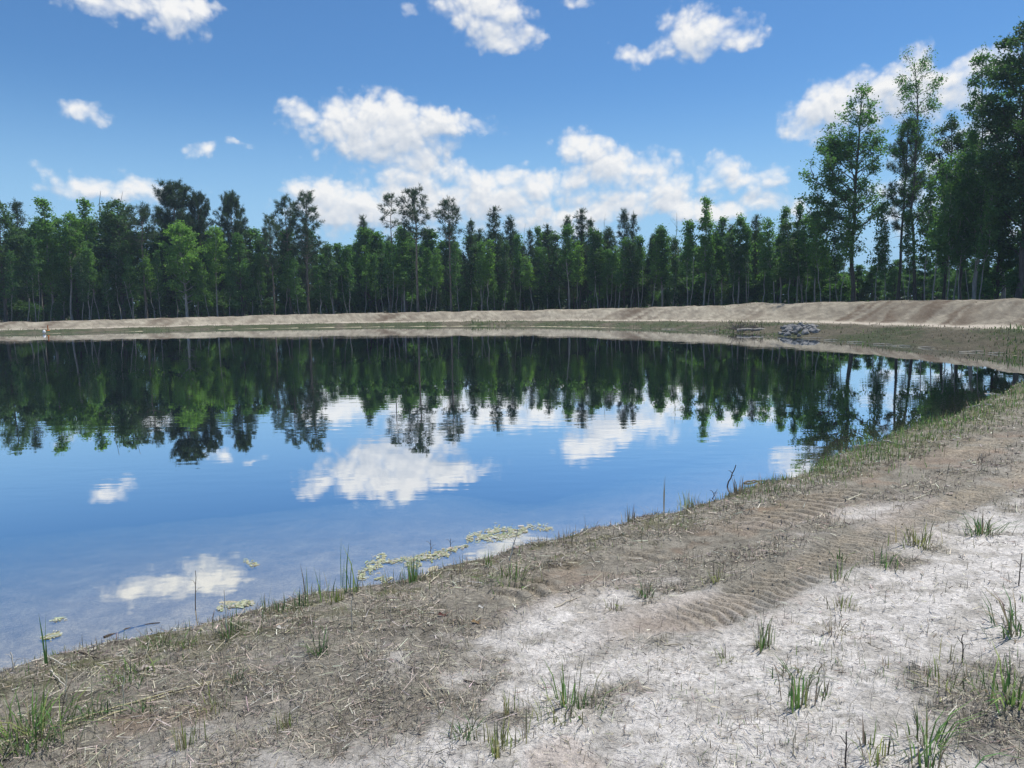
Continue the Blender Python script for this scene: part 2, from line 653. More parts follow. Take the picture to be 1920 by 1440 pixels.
RUT_LOW = np.array([at_z(px, py, z)[:2] for px, py, z in [(1230, 1150, .42), (1300, 1137, .42), (1373, 1118, .42), (1480, 1068, .44), (1573, 1017, .45), (1640, 985, .45), (1740, 945, .46), (1830, 912, .46), (1890, 887, .46), (1960, 862, .46), (2050, 835, .46)]])
RUT_UP = np.array([at_z(px, py, z)[:2] for px, py, z in [(900, 1140, .22), (1050, 1094, .22), (1200, 1050, .22), (1400, 1000, .24), (1480, 967, .24), (1547, 940, .24), (1647, 905, .24), (1747, 873, .24), (1810, 853, .24), (1900, 825, .24)]])

CR_AZ = [-0.75, -0.59, -0.32, -0.12, 0.03, 0.17, 0.325, 0.478, 0.59, 0.85, 1.2]
CR_Z = [0.85, 0.87, 1.10, 1.22, 1.30, 1.48, 1.78, 1.92, 1.98, 1.9, 1.7]
CR_S = [9.5, 9.5, 8.5, 8.2, 8.6, 9.5, 11.5, 12.5, 12.5, 12, 12]
RD_Z = [.28, .28, .33, .36, .40, .45, .55, .66, .75, .8, .8]


def terrain(x, y, colours=False):
    x = np.asarray(x, float)
    y = np.asarray(y, float)
    wob = fbm(x, y, 0.9, 3, 3) * 0.14 + fbm(x, y, 4.0, 2, 5) * 0.035
    far = sstep(15, 30, y)
    wob = wob * (1 - far) + far * fbm(x, y, 0.16, 3, 8) * 0.5
    s = signed_shore(x, y) + wob
    az = np.arctan2(x, np.maximum(y, .01))
    r = np.hypot(x, y)
    land = np.maximum(s, 0)
    # near bank: low lip at the water, then a gentle rise to the trodden sand
    zn = 0.045 * sstep(0, .12, s) + 0.42 * (1 - np.exp(-land / 2.0)) + 0.26 * sstep(2.0, 6.0, s)
    zn = zn + 0.02 * fbm(x, y, .7, 3, 11) * sstep(0, .6, s)
    # far bank: weedy slope, flat haul road, berm, then the forest floor
    cz, cs, rz = np.interp(az, CR_AZ, CR_Z), np.interp(az, CR_AZ, CR_S), np.interp(az, CR_AZ, RD_Z)
    q = s / cs
    zf = rz * sstep(0, .40, q) ** .8 + (cz - rz) * sstep(.54, .97, q)
    zf = zf + (.10 * fbm(az * 70, q * 0, .35, 4, 25, .6) + .05) * sstep(.7, 1.0, q) * (1 - sstep(1.0, 1.4, q))
    zf = zf - 0.6 * sstep(1.04, 1.7, q) * sstep(0, 1, q)
    zf = zf + 0.05 * fbm(x, y, .25, 3, 21) * sstep(0.1, 1, q)
    streak = fbm(az * 62 - q * 5.5 + .3 * fbm(x, y, .25, 2, 32), q * .4, .42, 3, 31, .55)
    slope_band = sstep(.50, .62, q) * (1 - sstep(.95, 1.02, q))
    zf = zf - 0.05 * slope_band * sstep(.1, .5, streak)
    zl = zn * (1 - far) + zf * far
    dep = np.maximum(-s, 0)
    shelf = (1 - sstep(-1.2, .6, x)) * (1 - sstep(8, 16, y))
    zb = -((0.035 - .017 * shelf) * dep + (0.06 - .048 * shelf) * dep ** 2)
    zb = np.maximum(zb, -1.8 - 0.2 * np.tanh(dep)) + 0.012 * fbm(x, y, 2.2, 3, 44) * np.minimum(dep * 3, 1)
    z = np.where(s > 0, zl, zb)
    near = (1 - far) * sstep(-0.02, .25, s)
    fine = (r < 40)
    # clods, hoof-like pits and tyre lugs
    lug_c = np.zeros_like(z)
    rut_c = np.zeros_like(z)
    det = np.zeros_like(z)
    k = fine & (s > -0.3) & (y < 32)
    if k.any():
        xx, yy, ss = x[k], y[k], s[k]
        rough = np.clip(1.25 - ss * .30, .35, 1.0)
        d = 0.020 * fbm(xx, yy, 2.6, 4, 51) * rough + 0.010 * np.abs(fbm(xx, yy, 9, 3, 52)) * rough + .006 * fbm(xx, yy, 22, 2, 53)
        lc = np.zeros_like(xx)
        rc = np.zeros_like(xx)
        for pts, w, dep_, lug, per, ph in ((RUT_LOW, .22, .026, .030, .088, 0.), (RUT_UP, .25, .030, .050, .17, .4)):
            ac, al, tot = polyline_coords(xx, yy, pts)
            ac = ac + 0.05 * fbm(xx, yy, 1.2, 2, 61)
            patch = sstep(-.15, .25, fbm(al, al * 0 + ph, .8, 2, 62) + .30) * sstep(0, .4, al) * (1 - sstep(tot - .5, tot, al))
            inr = 1 - sstep(w * .7, w * 1.15, np.abs(ac))
            t = (al + np.abs(ac) * .35 + .03 * fbm(xx, yy, 3, 2, 63)) / per
            tri = np.abs((t % 1.0) - .5) * 2
            l_ = sstep(.36, .64, tri)
            d = d * (1 - inr * patch * .6) - dep_ * inr * (.4 + .6 * patch) + lug * inr * patch * l_
            d = d + .028 * np.exp(-((np.abs(ac) - w * 1.35) / .10) ** 2) * (.35 + .65 * patch)
            lc = np.maximum(lc, inr * patch)
            rc = np.maximum(rc, np.exp(-(ac / (w * 1.6)) ** 2))
        det[k] = d
        lug_c[k] = lc
        rut_c[k] = rc
    z = z + det * near
    # earth clods on the weedy far slope
    fb = far * sstep(0.05, .15, q) * (1 - sstep(.45, .6, q)) * (s > 0)
    z = z + fb * (.05 * fbm(x, y, 1.1, 3, 71) + .035 * np.abs(fbm(x, y, 3.1, 2, 72))) + .03 * far * slope_band * fbm(x, y, 1.4, 3, 73)
    if not colours:
        return z
    # ---------------- colours (dry albedo)
    def c(v):
        return np.array(v)[None, :]
    n = x.size
    xf, yf = x.ravel(), y.ravel()
    S = s.ravel()
    b1 = fbm(xf, yf, .8, 4, 81, .6)
    b2 = fbm(xf, yf, 3.5, 4, 82, .6)
    b3 = fbm(xf, yf, 11, 3, 83, .6)
    grey = c((.275, .252, .207))
    mud = c((.18, .163, .132))
    white = c((.69, .655, .61))
    clay = c((.335, .232, .16))
    moss = c((.145, .150, .065))
    col = grey + (mud - grey) * sstep(-.2, .7, b2 + b1 * .4)[:, None]
    # bleached sand
    wl = S + 1.1 * b1 + .35 * b2
    tr = ((xf - 2.2) * .55 + (yf - 2.55) * -.1)
    wht = sstep(1.6, 2.9, wl)
    wht = wht * (.55 + .45 * sstep(-.55, .1, b2 + .5 * b3))
    corner = np.exp(-(((xf - 2.15) / .55) ** 2 + ((yf - 2.9) / .75) ** 2))
    wht = wht * (1 - .85 * sstep(.25, .75, corner + .22 * b2))
    wht = wht * (1 - .8 * sstep(7.0, 10, np.hypot(xf, yf)) * sstep(-.3, .4, b1 + .2))
    wht = wht * (1 - .6 * (1 - sstep(-1.5, .1, xf + .5 * b1)) * (1 - sstep(4.2, 5.5, yf)))
    wht = wht * (1 - rut_c.ravel() * .6)
    col = col + (white - col) * np.clip(wht, 0, 1)[:, None]
    # red clay where wheels and blades cut in
    cl = rut_c.ravel() * sstep(.0, .5, b1 + .05 + .3 * b2) * .38 + sstep(.60, .95, fbm(xf, yf, .9, 3, 91) + .2 * b2) * .4 * sstep(.4, 1.0, S)
    cl = cl * (1 - .5 * lug_c.ravel())
    col = col + (clay - col) * np.clip(cl, 0, .85)[:, None]
    col = col + (c((.42, .36, .275)) - col) * (.5 * lug_c.ravel() * sstep(-.3, .3, b2 + .2))[:, None]
    # moss and wet lip along the waterline
    mo = sstep(-.2, .5, b2 + b1 * .6 + .3 * sstep(8, 12, yf)) * (1 - sstep(.15, 1.3, S - .5 * sstep(8, 12, yf))) * sstep(-.05, .1, S)
    col = col + (moss - col) * (mo * .7)[:, None]
    wet = (1 - sstep(.02, .35, S + .08 * b2)) * sstep(-.4, -.05, S)
    col = col * (1 - .42 * wet)[:, None]
    # far bank
    Q = q.ravel()
    st = streak.ravel()
    fcol = c((.36, .325, .255)) + (c((.26, .23, .18)) - c((.36, .325, .255))) * sstep(-.4, .4, b1)[:, None]
    weedy = (1 - sstep(.30, .44, Q + .05 * b1))
    n5 = fbm(xf, yf, .22, 3, 95)
    wc = c((.125, .112, .080)) + (c((.072, .085, .045)) - c((.125, .112, .080))) * sstep(-.35, .35, n5 + .5 * b1)[:, None]
    fcol = fcol + (wc - fcol) * weedy[:, None]
    fcol = fcol * (1 + .28 * b2 + .12 * b3)[:, None]
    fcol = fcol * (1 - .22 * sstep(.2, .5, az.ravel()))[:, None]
    road = sstep(.36, .44, Q + .03 * b1) * (1 - sstep(.55, .62, Q))
    fcol = fcol + (c((.50, .445, .37)) - fcol) * (road * .85)[:, None]
    grp = sstep(-.15, .35, fbm(az.ravel() * 62, Q * .3, .16, 2, 37) + .25 * sstep(.2, .5, az.ravel()))
    stm = (1 - sstep(.06, .20, np.abs(st + .05 * b1))) * (.15 + .85 * grp) * (.6 + .4 * sstep(-.4, .2, b2)) + .7 * sstep(.30, .5, st) * grp 
    stm = np.clip(stm, 0, 1) * slope_band.ravel()
    fcol = fcol + (c((.105, .075, .052)) - fcol) * (stm * .9)[:, None]
    back = sstep(1.05, 1.3, Q)
    fcol = fcol + (c((.075, .06, .04)) - fcol) * back[:, None]
    wetf = (1 - sstep(.0, .8, S)) * sstep(-1, 0, S)
    fcol = fcol * (1 - .3 * wetf)[:, None]
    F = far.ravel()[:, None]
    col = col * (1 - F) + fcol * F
    bed = c((.52, .47, .33)) * (1 + .25 * b2)[:, None]
    col = np.where((S < -.02)[:, None], bed, col)
    return z, s, np.clip(col, .01, .9)


def build_ground():
    az = np.concatenate([np.arange(-180, -52, 4.0), np.arange(-52, -40, .8), np.arange(-40, 40, .15), np.arange(40, 52, .6), np.arange(52, 180, 4.0)])
    az = np.radians(az)
    rr = [.25, .6, 1.0, 1.4, 1.8]
    r = 2.0
    while r < 30:
        r *= 1.0032 if 3.4 < r < 9 else 1.0055
        rr.append(r)
    while r < 120:
        r *= 1.0075
        rr.append(r)
    while r < 5000:
        r *= 1.16
        rr.append(r)
    rr = np.array(rr)
    A, Rr = np.meshgrid(az, rr)
    X, Y = Rr * np.sin(A), Rr * np.cos(A)
    Z, S, C = terrain(X, Y, True)
    na, nr = len(az), len(rr)
    idx = np.arange(na * nr).reshape(nr, na)
    i0, i1 = idx[:-1], idx[1:]
    j = np.roll(np.arange(na), -1)
    f = np.stack([i0, i0[:, j], i1[:, j], i1], -1).reshape(-1, 4)
    V = np.stack([X.ravel(), Y.ravel(), Z.ravel()], 1)
    V = np.vstack([V, [[0, 0, float(terrain(np.array([0.]), np.array([0.]))[0])]]])
    C = np.vstack([C, C[:1]])
    cap = np.stack([idx[0], np.full(na, na * nr), idx[0][j]], 1)
    f = f[:, ::-1]
    cap = cap[:, ::-1]
    me = make_mesh('ground', V, [f, cap], M_GROUND, True, cols={'Col': C})
    o = link('ground', me)
    tag(o, kind='structure')
    return o


ground = build_ground()


def gz(x, y):
    return float(terrain(np.array([float(x)]), np.array([float(y)]))[0])


def gzs(P):
    return terrain(P[:, 0], P[:, 1])


def build_water():
    c = shore.mean(0)
    p = shore.copy()
    # push outwards under the bank
    d = np.roll(p, -1, 0) - np.roll(p, 1, 0)
    nrm = np.stack([-d[:, 1], d[:, 0]], 1)
    nrm /= np.linalg.norm(nrm, axis=1)[:, None]
    sgn = signed_shore(p[:, 0] + nrm[:, 0] * .3, p[:, 1] + nrm[:, 1] * .3)
    p = p + nrm * np.where(sgn > 0, 1, -1)[:, None] * 0.9
    V = np.column_stack([p, np.zeros(len(p))])
    me = bpy.data.meshes.new('pond_water')
    area = 0.5 * np.sum(p[:, 0] * np.roll(p[:, 1], -1) - np.roll(p[:, 0], -1) * p[:, 1])
    order = list(range(len(p))) if area > 0 else list(range(len(p)))[::-1]
    me.from_pydata([tuple(v) for v in V], [], [order])
    me.materials.append(M_WATER)
    o = link('pond_water', me)
    tag(o, kind='structure')


build_water()

# ------------------------------------------------------------------ trees
class Geo:
    """collects tubes and leaf faces"""

    def __init__(self):
        self.v, self.f4, self.f3, self.t, self.n = [], [], [], [], 0

    def tube(self, pts, rad, sides=6):
        pts = np.asarray(pts, float)
        rad = np.asarray(rad, float)
        tan = np.gradient(pts, axis=0)
        tan /= np.linalg.norm(tan, axis=1)[:, None] + 1e-9
        ref = np.where(np.abs(tan[:, 2:3]) > .8, np.array([[1., 0, 0]]), np.array([[0, 0, 1.]]))
        u = np.cross(ref, tan)
        u /= np.linalg.norm(u, axis=1)[:, None] + 1e-9
        w = np.cross(tan, u)
        a = np.linspace(0, 2 * math.pi, sides, endpoint=False)
        ring = pts[:, None, :] + rad[:, None, None] * (np.cos(a)[None, :, None] * u[:, None, :] + np.sin(a)[None, :, None] * w[:, None, :])
        m = len(pts)
        idx = self.n + np.arange(m * sides).reshape(m, sides)
        j = np.roll(np.arange(sides), -1)
        self.f4.append(np.stack([idx[:-1], idx[:-1][:, j], idx[1:][:, j], idx[1:]], -1).reshape(-1, 4))
        self.v.append(ring.reshape(-1, 3))
        self.t.append(np.zeros(m * sides))
        self.n += m * sides

    def leaves(self, P, size, rg, flat=0.35, aspect=0.62, tint=None):
        """diamond leaf blades, random turn, partly lying flat"""
        n = len(P)
        d = rg.normal(size=(n, 3))
        d[:, 2] *= 0.7
        d /= np.linalg.norm(d, axis=1)[:, None]
        nn = rg.normal(size=(n, 3))
        nn[:, 2] += flat * 3
        u = np.cross(nn, d)
        u /= np.linalg.norm(u, axis=1)[:, None] + 1e-9
        sz = size * rg.uniform(.6, 1.35, n)[:, None]
        a = P - d * sz * .5
        b = P + u * sz * aspect * .5
        c_ = P + d * sz * .5
        e = P - u * sz * aspect * .5
        V = np.stack([a, b, c_, e], 1).reshape(-1, 3)
        self.f4.append(self.n + np.arange(4 * n).reshape(n, 4))
        self.v.append(V)
        self.t.append(np.repeat(rg.uniform(0, 1, n) if tint is None else tint, 4))
        self.n += 4 * n

    def needles(self, P, D, length, rg, k=9, width=.05, spread=1.1):
        """bursts of needle blades at twig ends: P points, D twig directions"""
        n = len(P)
        Pk = np.repeat(P, k, 0)
        d = np.repeat(D, k, 0) + rg.normal(size=(n * k, 3)) * spread * .6
        d /= np.linalg.norm(d, axis=1)[:, None] + 1e-9
        u = np.cross(d, rg.normal(size=(n * k, 3)))
        u /= np.linalg.norm(u, axis=1)[:, None] + 1e-9
        ln = length * rg.uniform(.6, 1.2, n * k)[:, None]
        V = np.stack([Pk - u * width * .5, Pk + u * width * .5, Pk + d * ln + u * width * .3, Pk + d * ln - u * width * .3], 1).reshape(-1, 3)
        self.f4.append(self.n + np.arange(4 * n * k).reshape(-1, 4))
        self.v.append(V)
        self.t.append(np.repeat(np.repeat(rg.uniform(0, 1, n), k), 4))
        self.n += 4 * n * k

    def mesh(self, name, mat, smooth=False):
        if not self.v:
            return None
        fl = []
        if self.f4:
            fl.append(np.concatenate(self.f4))
        return make_mesh(name, np.concatenate(self.v), fl, mat, smooth, attrs={'tint': np.concatenate(self.t)})


def curve_pts(p0, d, length, n, rg, up=0.0, wig=.12):
    """a wandering shoot"""
    pts = [np.array(p0, float)]
    d = np.array(d, float)
    d /= np.linalg.norm(d)
    for _ in range(n):
        d = d + rg.normal(size=3) * wig + np.array([0, 0, up])
        d /= np.linalg.norm(d)
        pts.append(pts[-1] + d * length / n)
    return np.array(pts)


def trunk_path(h, rg, lean=(0, 0), bend=.02, n=10):
    t = np.linspace(0, 1, n + 1)
    wx, wy = np.cumsum(rg.normal(size=n + 1)) * bend * h / n * 3, np.cumsum(rg.normal(size=n + 1)) * bend * h / n * 3
    wx -= wx[0]
    wy -= wy[0]
    return np.stack([lean[0] * h * t ** 1.2 + wx, lean[1] * h * t ** 1.2 + wy, h * t], 1)


def trunk_at(path, z):
    return np.array([np.interp(z, path[:, 2], path[:, 0]), np.interp(z, path[:, 2], path[:, 1]), z])


def root_flare(tr, path, r0, h, sides=8, top=.12, k=1.0):
    t = path[:, 2] / h
    rad = r0 * ((1 - t) ** .85 * (1 - top) + top) * (1 + .35 * np.exp(-path[:, 2] / .5))
    p = path.copy()
    p = np.vstack([[p[0, 0], p[0, 1], -.5], p])
    rad = np.concatenate([[rad[0] * 1.1], rad])
    tr.tube(p, rad, sides)


def make_broadleaf(seed, h, cb, w, r0=.16, limbs=22, leaves=6500, size=.24, lean=(0, 0), shape='oval', gap=.15, clump=.5, up=.5, bend=.02, twigs=5, flat=.35, limb_list=None, multi=0):
    """trunk mesh with limbs, crown mesh of leaves; cb = crown base height, w = crown half width"""
    rg = np.random.default_rng(seed)
    tr, cr, lb = Geo(), Geo(), Geo()
    path = trunk_path(h, rg, lean, bend)
    root_flare(tr, path, r0, h)
    for k in range(multi):
        a = rg.uniform(0, 6.28)
        pp = curve_pts((path[0, 0] + .1 * math.cos(a), path[0, 1] + .1 * math.sin(a), -.3), (math.cos(a) * .22, math.sin(a) * .22, 1), h * rg.uniform(.6, .85), 8, rg, .03, .05)
        tr.tube(pp, np.linspace(r0 * .75, .02, len(pp)), 6)
    clumps = []
    spec = []
    ga = rg.uniform(0, 6.28)
    for i in range(limbs):
        t = (i + rg.uniform(.2, .8)) / limbs
        z = cb + (h - cb) * t * .97
        if shape == 'oval':
            prof = math.sin(math.pi * min(1, (t * .86 + .14))) ** .7
        elif shape == 'cone':
            prof = (1 - t) ** .8 * .95 + .08
        elif shape == 'column':
            prof = ((1 - t) ** .55 * .9 + .06) * (.68 + .32 * math.sin(t * 8 + seed))
        else:                                                     # vase: widest high up
            prof = .35 + .65 * math.sin(math.pi * min(1, t * .75 + .1))
        ga += 2.4 + rg.normal() * .35
        spec.append((z, ga, w * prof * rg.uniform(.65, 1.15), up * rg.uniform(.6, 1.4)))
    for s_ in (limb_list or []):
        spec.append(s_)
    todo = [(trunk_at(path, min(z, h * .985)), z, a, ln, upk) for (z, a, ln, upk) in spec]
    while todo:
        p0, z, a, ln, upk = todo.pop(0)
        pts = curve_pts(p0, (math.cos(a), math.sin(a), upk), ln, 5, rg, .06, .14)
        rb = max(.012, r0 * .42 * (1 - z / h) ** .8 * min(1, ln / 2.5) + .012)
        lb.tube(pts, np.linspace(rb, .008, len(pts)), 5)
        if ln > 3.3:                                              # long limbs fork
            for k in range(4):
                todo.append((pts[2 + k % 3], z, a + rg.choice([-1, 1]) * rg.uniform(.4, 1.1), ln * rg.uniform(.3, .5), upk * rg.uniform(.5, 1.6)))
        nt_ = max(2, int(twigs * ln / max(w, .1) * 1.2) + 1)
        for k in range(nt_):
            tt = rg.uniform(.3, 1.0)
            q = np.array([np.interp(tt, np.linspace(0, 1, len(pts)), pts[:, c]) for c in range(3)])
            dirv = rg.normal(size=3) * .9 + (pts[-1] - pts[0]) / (ln + 1e-6) * .8
            tl = rg.uniform(.35, .9) * clump * 1.6
            tw = curve_pts(q, dirv, tl, 2, rg, .05, .2)
            lb.tube(tw, [.012, .009, .005], 3)
            if rg.uniform() > gap:
                clumps.append(tw[-1])
                if rg.uniform() > .5:
                    clumps.append(tw[1])
        clumps.append(pts[-1])
    clumps.append(path[-1])
    C = np.array(clumps)
    wgt = rg.uniform(.4, 1.6, len(C))
    ids = rg.choice(len(C), leaves, p=wgt / wgt.sum())
    off = rg.normal(size=(leaves, 3)) * clump * np.array([.62, .62, .42])
    P = C[ids] + off
    ctint = rg.uniform(0, 1, len(C))
    tint = np.clip(ctint[ids] * .7 + rg.uniform(0, 1, leaves) * .3, 0, 1)
    cr.leaves(P, size, rg, flat, tint=tint)
    return tr, cr, lb


def make_pine(seed, h, cb, w, r0=.2, whorls=11, tufts=1, shape='round', lean=(0, 0), nl=.42, per=5, gap=.2, kn=9, stubs=6):
    rg = np.random.default_rng(seed)
    tr, cr, lb = Geo(), Geo(), Geo()
    path = trunk_path(h, rg, lean, .012, 12)
    root_flare(tr, path, r0, h, 8, .10)
    Ps, Ds = [], []
    for i in range(whorls):
        t = (i + .5) / whorls
        z = cb + (h - cb) * t
        if shape == 'round':
            prof = (math.sin(math.pi * min(1, t * .80 + .16))) ** .75
        else:
            prof = (1 - t) ** .75 * .98 + .06
        a0 = rg.uniform(0, 6.28)
        for k in range(per):
            if rg.uniform() < gap:
                continue
            a = a0 + k * 6.28 / per + rg.normal() * .3
            ln = w * prof * rg.uniform(.55, 1.18)
            el = .28 + .5 * t if shape == 'round' else .15 + .9 * t
            p0 = trunk_at(path, z + rg.normal() * .12)
            pts = curve_pts(p0, (math.cos(a), math.sin(a), el * rg.uniform(.4, 1.3)), ln, 5, rg, .07, .13)
            lb.tube(pts, np.linspace(max(.012, r0 * .30 * (1 - t) + .012), .008, len(pts)), 5)
            nt_ = int(3 + ln * (4.2 if shape == 'round' else 5.0))
            for j in range(nt_ * tufts):
                tt = rg.uniform(.35 if shape == 'round' else .12, 1.0)
                q = np.array([np.interp(tt, np.linspace(0, 1, len(pts)), pts[:, c]) for c in range(3)])
                dv = (pts[-1] - pts[0]) / (ln + 1e-6) * .7 + rg.normal(size=3) * .55 + np.array([0, 0, .45])
                dv /= np.linalg.norm(dv)
                tl = rg.uniform(.12, .5) * (1 if shape == 'round' else .75)
                e = q + dv * tl
                lb.tube(np.array([q, (q + e) / 2, e]), [.010, .008, .006], 3)
                for m in range(2 if shape == 'round' else 1):
                    Ps.append(e + rg.normal(size=3) * .10)
                    Ds.append(dv)
            Ps.append(pts[-1])
            Ds.append((pts[-1] - pts[-2]) / np.linalg.norm(pts[-1] - pts[-2]))
    # leader
    for k in range(8):
        Ps.append(trunk_at(path, h - k * .12))
        Ds.append(np.array([0, 0, 1.]))
    for k in range(stubs):                                    # dead lower branches
        z = rg.uniform(min(.25 * h, cb * .5), cb)
        a = rg.uniform(0, 6.28)
        pts = curve_pts(trunk_at(path, z), (math.cos(a), math.sin(a), -.05), rg.uniform(.4, 1.3), 3, rg, -.02, .15)
        lb.tube(pts, np.linspace(.025, .006, len(pts)), 4)
    cr.needles(np.array(Ps), np.array(Ds), nl, rg, kn, .034, 1.15)
    return tr, cr, lb


def make_snag(seed, h, r0=.09):
    rg = np.random.default_rng(seed)
    tr, cr, lb = Geo(), Geo(), Geo()
    path = trunk_path(h, rg, (0, 0), .03)
    root_flare(tr, path, r0, h)
    tips = []
    for i in range(16):
        z = h * rg.uniform(.45, .98)
        a = rg.uniform(0, 6.28)
        pts = curve_pts(trunk_at(path, z), (math.cos(a), math.sin(a), 1.0), rg.uniform(.5, 1.6), 4, rg, .05, .2)
        lb.tube(pts, np.linspace(.02, .005, len(pts)), 4)
        for k in range(3):
            q = pts[rg.integers(1, len(pts))]
            tw = curve_pts(q, rg.normal(size=3) + [0, 0, .8], rg.uniform(.25, .7), 2, rg, .05, .2)
            lb.tube(tw, [.01, .008, .005], 3)
            tips.append(tw[-1])
    tips = np.array(tips)
    P = tips[rg.integers(0, len(tips), 160)] + rg.normal(size=(160, 3)) * .12
    cr.leaves(P, .14, rg)
    return tr, cr, lb


PROTO = {}


def proto(key, geos, bark, leaf, h):
    tr, cr, lb = geos
    PROTO[key] = (tr.mesh(key + '_trunk', bark, True), cr.mesh(key + '_crown', leaf), h, lb.mesh(key + '_branches', bark, True))


# long-trunked pines
proto('pine_tall_a', make_pine(101, 15.5, 9.6, 2.6, .18, 9, 1, lean=(-.02, 0), gap=.22), M_BARK_PINE, M_PINE, 15.5)
proto('pine_tall_b', make_pine(102, 15.0, 9.8, 2.1, .17, 8, 1, gap=.2), M_BARK_PINE, M_PINE, 15.0)
proto('pine_tall_c', make_pine(103, 15.5, 6.6, 2.6, .19, 13, 1, gap=.16), M_BARK_PINE, M_PINE, 15.5)
proto('pine_round', make_pine(104, 16.0, 8.0, 3.2, .24, 11, 2, gap=.08, per=6), M_BARK_PINE, M_PINE, 16.0)
proto('pine_flag', make_pine(105, 15.2, 11.2, 1.7, .14, 6, 1, lean=(-.035, 0), gap=.3, per=4), M_BARK_PINE, M_PINE, 15.2)
# young conical pines
for i in range(3):
    proto('pine_young_%d' % i, make_pine(120 + i, 11.0, 2.6, 2.0,   .11, 18, 1, 'cone', nl=.36, per=5, gap=.14, kn=9, stubs=3), M_BARK_DARK, M_PINE, 11.0)
# broadleaf trees
proto('gum_slim_0', make_broadleaf(140, 13.0, 3.6, 1.9, .12, 34, 5600, .22, shape='cone', up=.85, clump=.36, gap=.25), M_BARK_PALE, M_GREEN, 13.0)
proto('gum_slim_1', make_broadleaf(141, 12.5, 4.0, 1.7, .11, 32, 5000, .22, shape='column', up=.9, gap=.28, clump=.36), M_BARK_PALE, M_GREEN, 12.5)
proto('gum_slim_2', make_broadleaf(142, 13.0, 4.6, 1.9, .12, 30, 5000, .22, shape='oval', up=.8, lean=(.05, 0), gap=.28, clump=.38), M_BARK_PALE, M_BRIGHT, 13.0)
proto('gum_bright', make_broadleaf(143, 13.5, 4.0, 1.7, .12, 38, 5800, .22, shape='cone', up=.95, clump=.34, gap=.2), M_BARK_PALE, M_BRIGHT, 13.5)
proto('oak_broad_0', make_broadleaf(150, 13.0, 2.6, 3.3, .22, 42, 11500, .25, shape='oval', up=.55, gap=.22, clump=.45), M_BARK_DARK, M_OAK, 13.0)
proto('oak_broad_1', make_broadleaf(151, 11.0, 1.2, 2.8, .18, 40, 9500, .25, shape='cone', up=.5, gap=.25, clump=.42), M_BARK_DARK, M_GREEN, 11.0)
proto('oak_broad_2', make_broadleaf(152, 11.0, 1.8, 2.8, .18, 40, 9500, .25, shape='oval', up=.6, gap=.22, clump=.42), M_BARK_PALE, M_BRIGHT, 11.0)
# thin understorey trees with bare pale stems
for i, (mt, sh) in enumerate(((M_GREEN, 'cone'), (M_OAK, 'column'), (M_GREEN, 'column'), (M_BRIGHT, 'cone'))):
    proto('sapling_%d' % i, make_broadleaf(160 + i, 8.0, 2.3 + .3 * i, 1.05, .048, 24, 2100, .19, shape=sh, up=.9, clump=.32, gap=.3, bend=.035, twigs=4, lean=((-.04, .05, 0, .02)[i], 0), multi=1 if i == 2 else 0), M_BARK_PALE, mt, 8.0)
# shrubs
for i, mt in enumerate((M_OAK, M_GREEN)):
    proto('shrub_%d' % i, make_broadleaf(170 + i, 3.0, .3, 1.3, .04, 18, 2400, .2, shape='oval', up=.8, clump=.4, multi=2), M_BARK_DARK, mt, 3.0)
proto('snag', make_snag(180, 13.5), M_BARK_PALE, M_GREEN, 13.5)
# the big trees beside the right-hand berm
proto('sweetgum_big', make_broadleaf(201, 20.0, 4.6, 3.5, .22, 56, 21000, .21, shape='oval', up=.75, clump=.42, gap=.2, twigs=7,
      limb_list=[(9.6, 3.1, 5.4, .45), (7.6, 3.25, 4.6, .3), (6.6, 2.9, 3.8, .25), (10.5, 3.2, 5.2, .55), (11.6, 2.9, 4.6, .7), (9.0, 3.35, 4.4, .35), (8.2, 3.0, 3.6, .3), (13.2, 3.0, 3.4, .9), (8.6, .2, 3.2, .4), (7.2, 3.6, 3.0, .2), (12.5, 3.4, 3.6, .8)]), M_BARK_DARK, M_GREEN, 20.0)
proto('slender_sparse', make_broadleaf(202, 21.0, 6.0, 2.9, .15, 44, 7000, .17, shape='vase', up=1.1, clump=.42, gap=.4, twigs=6, lean=(-.03, 0)), M_BARK_DARK, M_GREEN, 21.0)
proto('oak_tall_dark', make_broadleaf(203, 20.0, 3.5, 3.9, .20, 62, 24000, .22, shape='oval', up=.65, clump=.45, gap=.1, twigs=7), M_BARK_DARK, M_OAK, 20.0)
proto('gum_tall', make_broadleaf(204, 20.0, 4.0, 3.7, .15, 56, 17000, .20, shape='cone', up=.8, clump=.42, gap=.12, twigs=7), M_BARK_PALE, M_GREEN, 20.0)
proto('pine_dark', make_pine(205, 17.0, 7.0, 2.4, .22, 11, 2, gap=.25), M_BARK_DARK, M_PINE, 17.0)


def plant(key, name, x, y, h, label, group, cat='tree', rot=None, wide=1.0, z=None):
    tm, cm, ph, bm_ = PROTO[key]
    k = h / ph
    e = link(name, None, None, (x, y, (gz(x, y) if z is None else z) - .03))
    e.rotation_euler = (0, 0, rot if rot is not None else random.uniform(0, 6.28))
    e.scale = (k * wide, k * wide, k)
    tag(e, label, cat, group)
    t_ = link('trunk', tm, e)
    tag(link('branches', bm_, t_), kind='stuff')
    if cm:
        link('crown', cm, e)
    return e


def plant_px(key, name, px, top, Y, label, group=None, rot=0.0, wide=1.0, cat='tree', base_px=None):
    """stands where the photograph shows it: px column of its foot, top = row of its tip"""
    b = at_y(base_px if base_px is not None else px, 575, Y)
    t = at_y(px, top, Y)
    z = gz(b[0], Y)
    return plant(key, name, b[0], Y, t[2] - z, label, group, cat, rot, wide, z)


